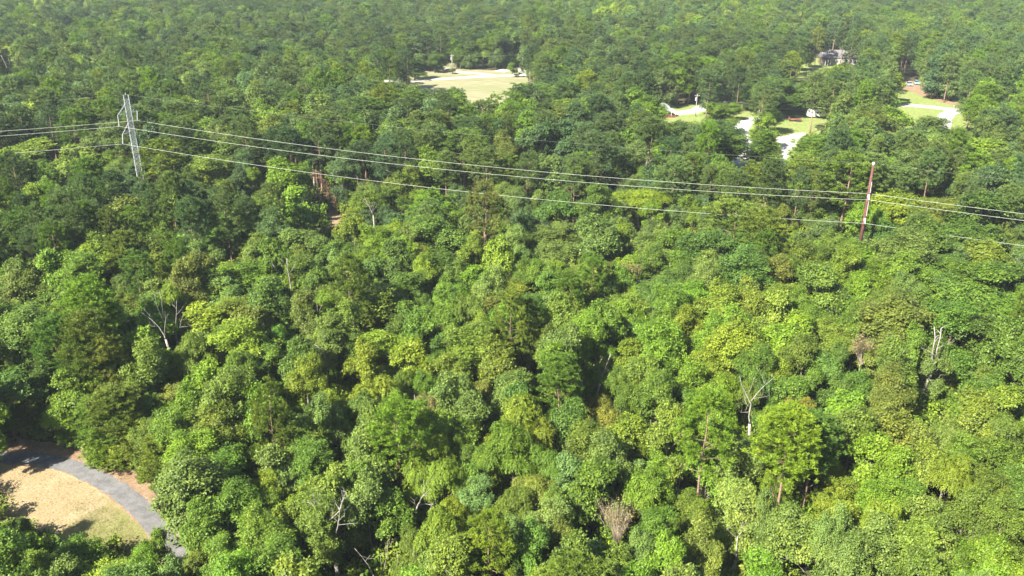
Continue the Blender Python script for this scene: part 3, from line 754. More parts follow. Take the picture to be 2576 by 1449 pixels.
# name, label, category, view, distance, limbs (points; thick, thin in metres), material key
DEAD = [
 ("dead_tree", "large bleached dead tree forking into a wide Y above green bushes", "dead tree", ZY, 68.0, [
  (((590, 1345), (515, 1180), (490, 1100)), .20, .17), (((490, 1100), (430, 990), (360, 890), (315, 800)), .16, .12),
  (((315, 800), (372, 770), (330, 600), (290, 520), (200, 400), (120, 375)), .10, .03), (((290, 520), (310, 350), (330, 230)), .05, .025), (((290, 520), (230, 350), (220, 200)), .05, .025),
  (((200, 400), (160, 340), (165, 310)), .03, .02), (((370, 770), (540, 630), (660, 520), (700, 400), (740, 280), (770, 200)), .10, .04), (((440, 690), (410, 600), (350, 470), (370, 370)), .045, .02),
  (((440, 690), (340, 600)), .04, .03), (((540, 630), (550, 530), (520, 380)), .05, .025), (((665, 480), (560, 370)), .035, .02),
  (((500, 1090), (590, 950), (640, 760), (650, 650), (670, 500), (720, 280)), .13, .05), (((640, 690), (740, 580), (740, 500)), .045, .02), (((650, 750), (850, 730), (960, 720)), .045, .02),
  (((760, 230), (795, 300)), .03, .02), (((505, 1160), (400, 1210), (390, 1120), (410, 1050)), .06, .03), (((400, 1210), (350, 1200), (340, 1150), (290, 1040)), .05, .02),
  (((720, 280), (690, 180), (640, 120)), .03, .015), (((740, 280), (730, 120)), .03, .015), (((340, 1150), (400, 1060)), .03, .015)], "dead"),
 ("bare_tree", "thick forked white trunk standing bare against a dark gap in the crowns", "tree trunk", ZF, 102.0, [
  (((1805, 1530), (1840, 1449), (1870, 1390), (1895, 1290)), .30, .26), (((1895, 1290), (1880, 1250), (1890, 1180), (1905, 1100), (1900, 1020)), .17, .10), (((1895, 1290), (1935, 1270), (1915, 1210), (1940, 1110), (1950, 1030)), .17, .10),
  (((1870, 1440), (1930, 1430), (1945, 1380)), .08, .03), (((1925, 1180), (1990, 1150)), .06, .03), (((1900, 1230), (1840, 1190), (1800, 1180)), .05, .02)], "dead"),
 ("bare_tree", "white limbed tree with spreading leafless top over bright green crowns", "dead tree", ZI, 90.0, [
  (((505, 300), (500, 250), (515, 150), (485, 90), (445, 10), (430, -60)), .17, .05), (((515, 130), (560, 70), (620, 10), (690, -50)), .09, .03), (((530, 110), (600, 100), (655, 88)), .06, .02), (((495, 170), (470, 130), (455, 60)), .05, .02),
  (((500, 210), (440, 215)), .05, .02), (((620, 10), (600, -60), (560, -120)), .05, .02), (((485, 90), (520, 20), (540, -60)), .05, .02), (((430, 180), (395, 135)), .05, .02)], "dead"),
 ("bare_bush", "beige leafless bush of many thin upright stems fanning from one base", "bush", ZH, 71.0, "fan:2080,1260:1925,2215,860,1000:64", "twig"),
 ("dead_tree", "brown dead snag hung with dry vines beside the pink clay patch", "dead tree", ZV, 186.0, [
  (((930, 1290), (950, 1000), (960, 740), (915, 560), (900, 430), (890, 290)), .22, .08), (((960, 720), (1080, 718), (1185, 715), (1240, 800), (1245, 890)), .09, .05), (((1185, 715), (1110, 640), (1070, 560)), .07, .03),
  (((1000, 1100), (1085, 1050)), .07, .03), (((1050, 1260), (1040, 1050), (1010, 850)), .08, .05), (((960, 740), (900, 700), (850, 760)), .06, .03), (((930, 640), (1030, 610), (1100, 680), (1060, 860)), .10, .05),
  (((905, 440), (1000, 460), (1100, 520)), .06, .03), (((895, 330), (840, 350), (820, 400)), .05, .03), (((895, 320), (950, 340), (960, 400)), .05, .03), (((900, 420), (860, 470), (870, 560)), .06, .03)], "brown"),
 ("dead_tree", "thin grey dead treetop rising behind the lowest wire beside the brown snag", "dead tree", ZV, 196.0, [
  (((850, 420), (830, 200), (820, 20), (815, -40)), .14, .04), (((828, 180), (770, 150)), .06, .02), (((825, 120), (860, 60)), .06, .02), (((832, 230), (870, 180), (860, 120)), .05, .02), (((826, 150), (790, 60)), .05, .02)], "dead"),
 ("dead_tree", "broken grey snag leaning out of pale green foliage on the left", "dead tree", ZD, 107.0, [
  (((1250, 1110), (1240, 1080), (1200, 1020), (1140, 960), (1060, 905)), .15, .05), (((1240, 1080), (1250, 960), (1245, 900)), .09, .03), (((1150, 965), (1130, 930), (1090, 890)), .05, .02), (((1200, 1020), (1130, 1010)), .05, .02),
  (((1245, 1000), (1180, 850), (1170, 780)), .05, .02), (((1240, 960), (1215, 800), (1200, 740)), .05, .02)], "dead"),
 ("dead_tree", "slender grey dead stems standing together right of the broken snag", "dead tree", ZD, 110.0, [
  (((1325, 1060), (1330, 930), (1332, 820)), .10, .04), (((1330, 930), (1380, 870)), .04, .02), (((1355, 1030), (1365, 980), (1385, 915)), .07, .03), (((1360, 1020), (1440, 1010)), .04, .02), (((1330, 880), (1300, 850)), .04, .02)], "dead"),
 ("bare_tree", "pale trunk with one limb arching sideways over a dark hollow", "tree trunk", ZH, 72.5, [
  (((555, 990), (562, 950), (575, 915), (595, 890)), .17, .12), (((568, 930), (600, 910), (640, 905), (680, 915), (670, 950), (705, 980)), .10, .04), (((565, 930), (550, 880)), .05, .02), (((680, 912), (710, 905)), .04, .02),
  (((590, 895), (615, 840), (645, 820)), .08, .04), (((615, 840), (625, 770), (620, 720)), .06, .02)], "dead"),
 ("bare_tree", "small tree with white leafless limbs below the lowest wire", "dead tree", ZV, 164.0, [
  (((1930, 1120), (1880, 1010), (1790, 830), (1770, 780)), .12, .03), (((1885, 1010), (1925, 900)), .07, .02), (((1900, 1050), (1965, 900)), .07, .02), (((1910, 1070), (2005, 930)), .06, .02), (((1850, 950), (1740, 870)), .05, .02), (((1880, 1000), (1850, 850)), .05, .02)], "dead"),
 ("bare_bush", "pale thicket of dead twigs between olive crowns near the forked trunk", "bush", ZF, 104.0, "fan:1345,1300:1265,1455,1070,1160:40", "twig"),
 ("dead_limb", "single pale broken limb lying slanted across olive foliage", "dead tree", ZD, 103.0, [
  (((2470, 1300), (2440, 1210), (2400, 1165), (2340, 1135), (2280, 1095)), .13, .05), (((2340, 1135), (2220, 1145)), .04, .02)], "dead"),
 ("bare_tree", "pale trunk splitting into two below a green crown in mid wood", "tree trunk", ZE, 102.0, [
  (((1950, 1449), (1965, 1390), (1990, 1340), (2010, 1280), (2035, 1220)), .15, .08), (((1965, 1390), (1945, 1320), (1915, 1250)), .10, .04), (((1990, 1360), (2040, 1330)), .04, .02)], "dead"),
 ("bare_tree", "two slim bare trunks over a small earth gap among low bushes", "tree trunk", ZH, 78.0, [
  (((2535, 830), (2550, 760), (2566, 620), (2570, 560)), .10, .05), (((2480, 680), (2495, 600)), .07, .04), (((2455, 860), (2470, 780)), .08, .04)], "dead"),
 ("dead_tree", "small reddish brown leafless snag at the foot of a pale dome-shaped tree", "dead tree", ZE, 133.0, [
  (((2240, 720), (2232, 650), (2222, 550)), .12, .04), (((2232, 650), (2180, 590), (2130, 560)), .07, .02), (((2240, 640), (2255, 570)), .06, .02), (((2215, 620), (2190, 560)), .05, .02), (((2230, 690), (2320, 660), (2400, 650)), .05, .02)], "twig"),
 ("bare_tree", "pale leaning dead trunk at the far left edge of the wood", "tree trunk", ZA, 344.0, [
  (((66, 545), (40, 480), (6, 415)), .26, .14), (((78, 490), (62, 435)), .16, .08)], "dead"),
 ("bare_tree", "straight pale grey trunk below the pale green crowns by the lower edge", "tree trunk", ZI, 68.0, [
  (((400, 1330), (408, 1250), (414, 1150)), .13, .09), (((414, 1170), (360, 1120), (330, 1090)), .05, .02), (((412, 1160), (450, 1110)), .05, .02)], "dead"),
 ("dead_tree", "crooked dead limbs poking from grey-green bushes at the lower edge", "dead tree", ZI, 67.0, [
  (((930, 1440), (900, 1395), (850, 1335), (805, 1255), (790, 1190)), .10, .03), (((850, 1335), (870, 1280)), .04, .02), (((820, 1300), (720, 1330), (690, 1310)), .05, .02), (((960, 1380), (965, 1320)), .04, .02)], "dead"),
 ("dead_tree", "thin dead stem leaning over a dark hollow by the straw-coloured bushes", "dead tree", ZI, 80.0, [
  (((835, 920), (842, 860), (900, 805), (1000, 755)), .09, .03), (((870, 830), (920, 745)), .05, .02), (((842, 860), (815, 790)), .04, .02)], "dead"),
 ("dead_tree", "thin grey dead saplings leaning left of the yellow drooping trees", "dead tree", ZH, 66.0, [
  (((240, 1440), (205, 1370), (150, 1300), (100, 1240)), .08, .03), (((180, 1340), (220, 1290)), .04, .02), (((320, 1410), (345, 1300), (352, 1190)), .07, .03), (((305, 1380), (290, 1280)), .05, .02), (((420, 1420), (425, 1290)), .05, .03)], "dead"),
 ("bare_tree", "pale branching limbs inside a greyish crown above the dark trunk gap", "dead tree", ZD, 128.0, [
  (((2205, 800), (2190, 690), (2170, 590), (2165, 500)), .16, .08), (((2180, 620), (2230, 540)), .05, .02), (((2170, 560), (2110, 500)), .05, .02), (((2195, 740), (2235, 810)), .05, .02), (((2090, 600), (2050, 540)), .06, .03)], "dead"),
]
SNAGS = []
for nm, lb, ct, ZZ, yd, limbs, mk in DEAD:
    if isinstance(limbs, str):
        _, b, e, n = limbs.split(":")
        bx, by = map(float, b.split(",")); x0, x1, y0, y1 = map(float, e.split(","))
        pl = [ZZ(bx, by - 30)] + [ZZ(x0 + (x1 - x0) * a, y0 + (by - y0) * t) for a in (.1, .3, .5, .7, .9) for t in (.1, .3, .5, .7)]
    else:
        pl = [ZZ(*q) for l in limbs for q in l[0]]
    SNAGS.append((pl, yd))
PINE_Y = 144.0
SNAGS.append(([ZE(1075, 150), ZE(1080, 220), ZE(1085, 300), ZE(1088, 380), ZE(1090, 440)], PINE_Y - 1))
SNAGS.append(([(330 + i * 3.2, 240 + i * 30) for i in range(6)] + [(300, 300), (346, 290), (308, 345)], 186.0))
SNAGS.append(([(2188 - i * 3.4, 415 + i * 21) for i in range(10)], 149.0))
def strip(pts, y0, y1):
    for (a, b), (c, d) in zip(pts, pts[1:]):
        n = max(2, int(abs(c - a) / 25))
        for i in range(n):
            t = i / n
            u = a + (c - a) * t
            SNAGS.append(([(u, b + (d - b) * t)], y0 + (y1 - y0) * min(1.1, max(-0.1, (u - 330) / 1850.0)) - 1))
strip(((345, 303), (1000, 400), (1500, 453), (2180, 487), (2576, 544)), 188, 150)
strip(((300, 318), (700, 375), (1240, 443), (1700, 479), (2160, 503), (2576, 565)), 186, 150)
strip(((380, 375), (480, 395), (1050, 477)), 186, 170)
strip(((1300, 503), (1790, 545)), 168, 156)
strip(((2060, 559), (2160, 562), (2576, 628)), 152, 140)
strip(((0, 348), (295, 318)), 188, 188)

trees = []      # x, y, width, height, tint, kind, listed
for (gx, gy), rows in CROWNS.items():
    for cx, cyy, w, tint, kind in rows:
        u = (gx * 1024 + cx / 2.5156) / 1.19255
        v = (gy * 576 + cyy / 2.5156) / 1.19255
        wpx = w / 2.5156 / 1.19255
        lo, hi = H0[kind]
        h = R.uniform(lo, hi)
        if gx == 0 and gy == 2 and cyy > 1000 and cx < 1240:       # the low trees on the near side of the lawn
            h = R.uniform(7.0, 9.5)
        for _ in range(2):
            zc = h * ZC[kind]
            p = at(u, v, zc)
            dist = (p - cam.location).length
            wid = wpx * dist / F
            h = min(h, max(wid * (2.3 if kind in (B, W_) else 3.4), 5.0))
        while h > 3.0 and any(inside(*proj(p.x, p.y, 0.0)[:2], q) for q in OPEN):
            h *= 0.9
            p = at(u, v, h * ZC[kind])
            wid = wpx * (p - cam.location).length / F
        trees.append([p.x, p.y, wid * 1.12, h, tint, kind, True])

def covers_open(x, y, w, h, kind, k=1.0):
    zc = h * ZC[kind]
    u, v, fw = proj(x, y, zc)
    ru = w / 2 * F / fw * k
    u0, v0, _ = proj(x, y, h)
    rv = (v - v0) * k
    ub, vb, _ = proj(x, y, 0)
    for q, (a, b, c, d) in zip(OPEN, OPEN_BOX):
        if u + ru < a or u - ru > c or vb < b or v - rv > d:
            continue
        for f in (0.0, 0.3, 0.6):
            if inside(ub + (u - ub) * f, vb + (v - vb) * f, q):
                return True
        for i in range(10):
            t = i * math.pi / 5
            for s in (0.45, 1.0):
                if inside(u + ru * s * math.cos(t), v + rv * s * math.sin(t), q):
                    return True
        for pu, pv in q:
            if ((pu - u) / ru) ** 2 + ((pv - v) / rv) ** 2 < 1:
                return True
    return False
def covers_snag(x, y, w, h, kind, k=0.9):
    zc = h * ZC[kind]
    u, v, fw = proj(x, y, zc)
    ru = w / 2 * F / fw * k
    rv = (v - proj(x, y, h)[1]) * k
    for q, ys in SNAGS:
        if y > ys + 0.5:
            continue
        lim = {68.0: 1.7, 102.0: 2.6, 186.0: 1.9, 71.0: 1.6}.get(ys, 1.0)
        for pu, pv in q:
            if ((pu - u) / ru) ** 2 + ((pv - v) / rv) ** 2 < lim:
                return True
    return False
def shades_clearing(x, y, h):
    for f in (0.55, 0.9):
        d = h * f / math.tan(SUN_EL)
        u, v, fw = proj(x - SX * d, y - SY * d, 0)
        for q, (a, b, c, e) in zip(OPEN[1:10], OPEN_BOX[1:10]):
            if a < u < c and b < v < e and inside(u, v, q):
                return True
    return False
LIT = [Z7(*p) for p in ((0, 620), (300, 430), (560, 340), (700, 210), (870, 190), (1200, 380), (1640, 560), (1650, 800), (1900, 1130), (1700, 1300), (1450, 1130), (1250, 1080), (960, 1000), (960, 850), (700, 800), (450, 870), (330, 930), (180, 830), (0, 690))]
def shades_lawn(x, y, w, h):
    for f in (0.55, 0.8, 0.98):
        z = h * f
        d = z / math.tan(SUN_EL)
        for o in (-0.35, 0, 0.35):
            u, v, fw = proj(x - SX * d + o * w * SY, y - SY * d - o * w * SX, 0)
            if inside(u, v, LIT):
                return True
    return False

# the line's corridor, kept low
POLE_BASE = at(2167, 540, 11.0); POLE_BASE.z = 0
POLE_BASE = Vector((at_depth(2173, 557, 150.0).x, 150.0, 0))
TOWER_BASE = Vector((at_depth(334, 340, 188.0).x, 188.0, 0))
def line_dist(x, y):
    ax, ay, bx, by = POLE_BASE.x, POLE_BASE.y, TOWER_BASE.x, TOWER_BASE.y
    dx, dy = bx - ax, by - ay
    t = ((x - ax) * dx + (y - ay) * dy) / (dx * dx + dy * dy)
    t = min(1.6, max(-0.6, t))
    return math.hypot(x - ax - dx * t, y - ay - dy * t)

# the wood between and beyond them
CELL = 8.0
grid = {}
def put(t):
    grid.setdefault((int(t[0] // CELL), int(t[1] // CELL)), []).append(t)
def clash(x, y, w, k):
    ci, cj = int(x // CELL), int(y // CELL)
    for i in (ci - 1, ci, ci + 1):
        for j in (cj - 1, cj, cj + 1):
            for t in grid.get((i, j), ()):
                if (t[0] - x) ** 2 + (t[1] - y) ** 2 < (k * (t[2] + w) / 2) ** 2:
                    return True
    return False
listed_ok = []
n_drop = 0
for t in trees:
    low = t[0] < -18 and t[1] < 60 and t[3] < 9
    for _ in range(3):
        if not low and (covers_open(t[0], t[1], t[2], t[3], t[5], 0.8 if t[1] > 120 else 0.62) or covers_snag(*t[:4], t[5], 0.88)):
            t[2] *= 0.84
    if not low and (covers_open(t[0], t[1], t[2], t[3], t[5], 0.8 if t[1] > 120 else 0.62) or covers_snag(*t[:4], t[5], 0.88) or shades_lawn(*t[:4])):
        n_drop += 1
        continue
    listed_ok.append(t)
    put(t)
print("DROPPED", n_drop)
def pick_tint(x, y):
    d = math.hypot(x, y)
    n = math.sin(x * 0.021 + 1.3) + math.sin(y * 0.017 - x * 0.009) + R.gauss(0, 0.9)
    if d < 150:
        names = ("dark", "blue", "mid", "mid", "olive", "olive", "bright", "yellow", "grey", "brown", "pale")
        wts = (2, 2, 5, 4, 3, 2, 5, 2.5, 2, .6, 1.2)
    else:
        names = ("pinegreen", "farblue", "farmid", "farmid", "mid", "grey", "bright", "yellow", "brown", "pale")
        wts = (4, 3, 5, 4, 2.5, 2, 2.5, 0.7, 0.3, 0.6)
    return R.choices(names, wts)[0]
def pick_kind(x, y):
    d = math.hypot(x, y)
    if d < 150:
        return R.choices((B, P_, W_, Y_), (10, 1.2, 1.0, 0.3))[0]
    return R.choices((B, P_), (1, 1.3))[0] if (x > 0.12 * y + 30 or y < 330) else R.choices((B, P_), (1.8, 1))[0]
fill = []
y = 14.0
while y < 1500:
    sp = 3.6 if y < 165 else (5.0 if y < 420 else (6.5 if y < 800 else 9.5))
    half = 0.62 * y + 26
    x = -half
    while x < half:
        px, py = x + R.uniform(-0.45, 0.45) * sp, y + R.uniform(-0.45, 0.45) * sp
        kind = pick_kind(px, py)
        big = py > 200 or (py > 170 and R.random() < 0.5)
        if kind == P_:
            w = R.uniform(6.0, 9.0) if big else R.uniform(4.2, 6.4)
        elif kind == Y_:
            w = R.uniform(3.0, 4.2)
        else:
            w = R.triangular(6.0, 13.5, 9.0) if big else R.uniform(3.6, 7.0)
        if py > 420:
            w *= 1.12
        if py > 800:
            w *= 1.15
        lo, hi = (13.0, 18.0) if big else H0[kind]
        if big and kind == P_:
            lo, hi = 16.0, 20.0
        h = min(R.uniform(lo, hi), w * (2.3 if kind in (B, W_) else 3.6))
        ld = line_dist(px, py)
        if ld < 5:
            h = min(h, R.uniform(4.5, 7.5)); w = min(w, 4.0); kind = B if kind == P_ else kind
        elif ld < 12:
            h = min(h, R.uniform(8, 11)); w = min(w, 5.0); kind = B if kind == P_ else kind
        if py < 55:
            h *= 0.75
        if not clash(px, py, w, 0.54 if py < 165 else 0.57) and not covers_open(px, py, w, h, kind) and not covers_snag(px, py, w, h, kind) and not (py < 130 and px < 0 and shades_lawn(px, py, w, h)) and not (200 < py < 480 and shades_clearing(px, py, h)):
            t = [px, py, w, h, pick_tint(px, py), kind, False]
            fill.append(t); put(t)
        x += sp
    y += sp
trees = listed_ok + fill

# ------------------------------------------------------------------ individuals: the 300 of each kind that show largest
NAMES = {B: "broadleaf_tree", P_: "pine_tree", W_: "willow_tree", Y_: "young_pine_tree"}
LANDMARKS = {   # named by things one can find, with their place in the picture
    "rust-red steel pole": (2175, 540), "lattice steel tower": (330, 330), "grey asphalt bend": (300, 1215), "straw-coloured lawn": (120, 1290),
    "bleached Y-shaped dead tree": (822, 1330), "beige bare-stemmed bush": (1555, 1320), "forked white trunk": (2348, 930), "bare white-limbed tree": (1885, 1000),
    "dead brown vine-hung snag": (803, 460), "pink clay patch": (842, 540), "broken grey snag": (400, 800), "arched pale branch": (1065, 1275), "tall bare-trunked pine": (1215, 560),
    "white-limbed shrubby tree": (920, 520), "pale thicket of dead twigs": (2160, 880), "fallen pale limb": (790, 870), "pale twin trunks": (1515, 925), "mown field": (1170, 215),
    "white-roofed shed": (1680, 272), "white camper": (2050, 287), "curved concrete drive": (2385, 290), "pale leaning trunk": (8, 190), "grey-roofed house": (2105, 145), "small leafless snag": (1605, 690), "slim bare trunks": (1700, 1200),
}
ORD = ("nearest", "second nearest", "third nearest", "fourth nearest", "fifth nearest", "sixth nearest", "seventh nearest", "eighth nearest", "ninth nearest", "tenth nearest", "eleventh nearest", "twelfth nearest", "thirteenth nearest", "fourteenth nearest", "fifteenth nearest", "sixteenth nearest", "seventeenth nearest", "eighteenth nearest")
SIDE = ("right of", "behind", "left of", "in front of")
KW = {B: "broadleaf tree", P_: "pine", W_: "feathery drooping tree", Y_: "young cone-shaped pine"}
by_kind = {}
for t in trees:
    x, y, w, h = t[:4]
    u, v, fw = proj(x, y, h * ZC[t[5]])
    size = w / fw
    seen = -30 < u < 2606 and v - size * F * 0.6 < 1449 and fw > 20
    t.append(size if seen else 0); t.append((u, v))
    by_kind.setdefault(t[5], []).append(t)
chosen, rest = [], []
for k, ts in by_kind.items():
    ts.sort(key=lambda t: (-(t[7] * (1.25 if t[6] else 1.0))))
    for i, t in enumerate(ts):
        (chosen if i < 284 and t[7] > 0.012 else rest).append(t)

used = {}
names_used = {}
chosen.sort(key=lambda t: 0)
def landmark_key(t):
    u, v = t[8]
    best, bd = None, 1e9
    for n, (a, b) in LANDMARKS.items():
        d = math.hypot(u - a, (v - b) * 1.35)
        if d < bd:
            best, bd = n, d
    a, b = LANDMARKS[best]
    ang = math.atan2(-(v - b) * 1.35, u - a)
    return best, int(((ang + math.pi / 4) % (2 * math.pi)) // (math.pi / 2)), bd
rows = []
for t in chosen:
    n, s, d = landmark_key(t)
    rows.append((d, n, s, t))
rows.sort(key=lambda r: r[0])
for d, n, s, t in rows:
    key = (n, s, t[4], t[5])
    i = used.get(key, 0)
    used[key] = i + 1
    art = ORD[i] if i < len(ORD) else "farthest"
    t.append(f"{WORD[t[4]]} {KW[t[5]]}, {art} one {SIDE[s]} the {n}")

def place_tree(t, i):
    x, y, w, h, tint, kind = t[:6]
    pr = PROTO[kind]
    crown, trunk, pw, ph = pr[(i * 7 + int(abs(x) * 3)) % len(pr)]
    o = link(NAMES[kind], None)
    o.location = (x, y, 0)
    sz = h / ph
    sx = w / pw
    o.scale = (sx * R.uniform(0.92, 1.08), sx * R.uniform(0.92, 1.08), sz)
    o.rotation_euler = (R.gauss(0, 0.035), R.gauss(0, 0.035), R.uniform(0, 6.283))
    tag(o, t[9], "tree", "trees standing close together in the wood" if kind in (B, W_) else "pines standing among the other trees")
    c = link("crown", crown, o)
    base = TINT[tint]
    k = R.uniform(0.82, 1.2)
    g = R.gauss(0, 0.05)
    c["tint"] = [base[0] * k * (1 + g), base[1] * k, base[2] * k * (1 - g)]
    link("trunk", trunk, o)
for i, t in enumerate(chosen):
    place_tree(t, i)

# ------------------------------------------------------------------ the rest of the wood: one mass of countless trees
LOD = []
for s in range(5):
    me, c, rad = make_broad(700 + s, nl=(50, 42, 58)[s % 3], sprays=32, leaves=11, ll=0.25, lump=(0.85, 0.98, 0.75)[s % 3], shape=0.7, flat=0.85, zc=5.9, hz=5.4, boughs=(5, 4, 6)[s % 3], spread=0.44, soft=0.3)
    LOD.append((B, me, trunk_mesh(720 + s, c, rad, measure(me)[1], M_BARK, 0.19, limbs=0)))
for s in range(5):
    me, c, _ = make_pine(740 + s, nb=(80, 70, 90)[s % 3], tufts=6, needles=22, nl=0.38, nw=0.24, r=(2.7, 3.0, 2.6)[s % 3], z0=(6.0, 5.0, 6.8)[s % 3])
    LOD.append((P_, me, trunk_mesh(760 + s, c, None, measure(me)[1], M_PINEBARK, 0.16, limbs=0, thin=0.35, z_branch=lambda e: e.z - 0.6)))
def joined(parts, name):
    """crown and trunk of one far tree in a single mesh"""
    tmp = []
    V, Fc, mats, tone = [], [], [], []
    nv = 0
    for k, me in enumerate(parts):
        co = np.empty(len(me.vertices) * 3, np.float32); me.vertices.foreach_get("co", co)
        V.append(co.reshape(-1, 3))
        lt = np.empty(len(me.polygons), np.int32); me.polygons.foreach_get("loop_total", lt)
        vi = np.empty(len(me.loops), np.int32); me.loops.foreach_get("vertex_index", vi)
        Fc.append((lt, vi + nv)); nv += len(me.vertices)
        mats.append(np.full(len(lt), k, np.int32))
        if "tone" in me.attributes:
            a = np.empty(len(lt), np.float32); me.attributes["tone"].data.foreach_get("value", a)
        else:
            a = np.full(len(lt), 0.5, np.float32)
        tone.append(a)
    V = np.vstack(V); lt = np.concatenate([f[0] for f in Fc]); vi = np.concatenate([f[1] for f in Fc])
    out = bpy.data.meshes.new(name)
    out.vertices.add(len(V)); out.vertices.foreach_set("co", V.reshape(-1))
    out.loops.add(len(vi)); out.loops.foreach_set("vertex_index", vi)
    out.polygons.add(len(lt))
    out.polygons.foreach_set("loop_start", np.concatenate([[0], np.cumsum(lt)[:-1]]).astype(np.int32))
    out.polygons.foreach_set("loop_total", lt)
    for me in parts:
        out.materials.append(me.materials[0])
    out.polygons.foreach_set("material_index", np.concatenate(mats))
    a = out.attributes.new("tone", 'FLOAT', 'FACE'); a.data.foreach_set("value", np.concatenate(tone))
    out.update()
    return out

def scatter(name, protos, pts, label_kind="stuff"):
    """pts: x, y, z, prototype index, rotation, scale xyz, tint: one object whose copies are spread by geometry nodes."""
    coll = bpy.data.collections.new(name + "_kinds")
    for k, me in enumerate(protos):
        coll.objects.link(bpy.data.objects.new(f"{name}_kind_{k:02d}", me))
    n = len(pts)
    A = np.array([[*p[:3]] for p in pts], np.float32)
    me = bpy.data.meshes.new(name)
    me.vertices.add(n)
    me.vertices.foreach_set("co", A.reshape(-1))
    def attr(nm, ty, arr, field):
        a = me.attributes.new(nm, ty, 'POINT')
        a.data.foreach_set(field, arr)
    attr("pick", 'INT', np.array([p[3] for p in pts], np.int32), "value")
    attr("turn", 'FLOAT_VECTOR', np.array([[0, 0, p[4]] for p in pts], np.float32).reshape(-1), "vector")
    attr("size", 'FLOAT_VECTOR', np.array([p[5] for p in pts], np.float32).reshape(-1), "vector")
    attr("tint", 'FLOAT_VECTOR', np.array([p[6] for p in pts], np.float32).reshape(-1), "vector")
    me.update()
    o = link(name, me)
    o["kind"] = label_kind
    g = bpy.data.node_groups.new(name, "GeometryNodeTree")
    g.interface.new_socket("Geometry", in_out='INPUT', socket_type='NodeSocketGeometry')
    g.interface.new_socket("Geometry", in_out='OUTPUT', socket_type='NodeSocketGeometry')
    N, L = g.nodes.new, g.links.new
    gi, go = N("NodeGroupInput"), N("NodeGroupOutput")
    ci = N("GeometryNodeCollectionInfo"); ci.inputs["Collection"].default_value = coll
    ci.inputs["Separate Children"].default_value = True; ci.inputs["Reset Children"].default_value = True
    mp = N("GeometryNodeMeshToPoints")
    ip = N("GeometryNodeInstanceOnPoints"); ip.inputs["Pick Instance"].default_value = True
    def named(nm, ty):
        q = N("GeometryNodeInputNamedAttribute"); q.data_type = ty; q.inputs["Name"].default_value = nm
        return q.outputs["Attribute"]
    er = N("FunctionNodeEulerToRotation")
    L(named("turn", 'FLOAT_VECTOR'), er.inputs[0])
    L(gi.outputs[0], mp.inputs[0]); L(mp.outputs[0], ip.inputs["Points"])
    L(ci.outputs[0], ip.inputs["Instance"])
    L(named("pick", 'INT'), ip.inputs["Instance Index"])
    L(er.outputs[0], ip.inputs["Rotation"])
    L(named("size", 'FLOAT_VECTOR'), ip.inputs["Scale"])
    L(ip.outputs[0], go.inputs[0])
    md = o.modifiers.new("spread", 'NODES')
    md.node_group = g
    return o
def vary(base, a=0.84, b=1.2, s=0.05):
    k = R.uniform(a, b); g = R.gauss(0, s)
    return (base[0] * k * (1 + g), base[1] * k, base[2] * k * (1 - g))
far_meshes = [joined((a, b), "far_tree") for _, a, b in LOD]
far_dim = [measure(m) for m in far_meshes]
kind_idx = {B: [i for i, l in enumerate(LOD) if l[0] == B], P_: [i for i, l in enumerate(LOD) if l[0] == P_]}
near_meshes, near_dim, near_idx = [], [], {}
for kind in (B, W_, P_, Y_):
    for crown, trunk, w, h in PROTO[kind][:3]:
        near_idx.setdefault(kind, []).append(len(far_meshes) + len(near_meshes))
        near_meshes.append(joined((crown, trunk), "wood_tree")); near_dim.append((w, h))
pts = []
for t in rest:
    x, y, w, h, tint, kind = t[:6]
    if y > 230:
        kk = P_ if kind in (P_, Y_) else B
        i = R.choice(kind_idx[kk]); dw, dh = far_dim[i][:2]
    else:
        i = R.choice(near_idx[kind]); dw, dh = near_dim[i - len(far_meshes)]
    s = w / dw
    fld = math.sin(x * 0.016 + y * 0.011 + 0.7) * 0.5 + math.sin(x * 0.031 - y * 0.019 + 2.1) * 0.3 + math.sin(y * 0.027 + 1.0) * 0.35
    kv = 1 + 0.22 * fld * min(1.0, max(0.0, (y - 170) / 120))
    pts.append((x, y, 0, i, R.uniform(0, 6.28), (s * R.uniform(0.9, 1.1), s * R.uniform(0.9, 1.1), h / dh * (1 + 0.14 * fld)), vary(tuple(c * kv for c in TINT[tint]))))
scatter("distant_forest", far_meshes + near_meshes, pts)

# undergrowth between the trunks
bush = []
for s in range(4):
    me, _, _ = make_broad(800 + s, nl=9, sprays=30, leaves=8, ll=0.26, lump=0.55, r=1.0, zc=0.75, hz=1.0, flat=0.7)
    bush.append(me)
pts = []
y = 26.0
while y < 260:
    half = 0.62 * y + 12
    x = -half
    while x < half:
        px, py = x + R.uniform(-0.9, 0.9), y + R.uniform(-0.9, 0.9)
        s = R.uniform(0.7, 1.7)
        if not covers_open(px, py, 1.6 * s, 1.4 * s, B, 1.0):
            pts.append((px, py, 0, R.randrange(4), R.uniform(0, 6.28), (s, s, s * R.uniform(0.8, 1.6)), vary(TINT[R.choice(("mid", "dark", "olive", "bright", "yellow", "brown"))])))
        x += 2.0 if y < 170 else 3.2
    y += 2.0 if y < 170 else 3.2
scatter("undergrowth", bush, pts)
print("TREES", len(chosen), "individual;", len(rest), "in the mass")

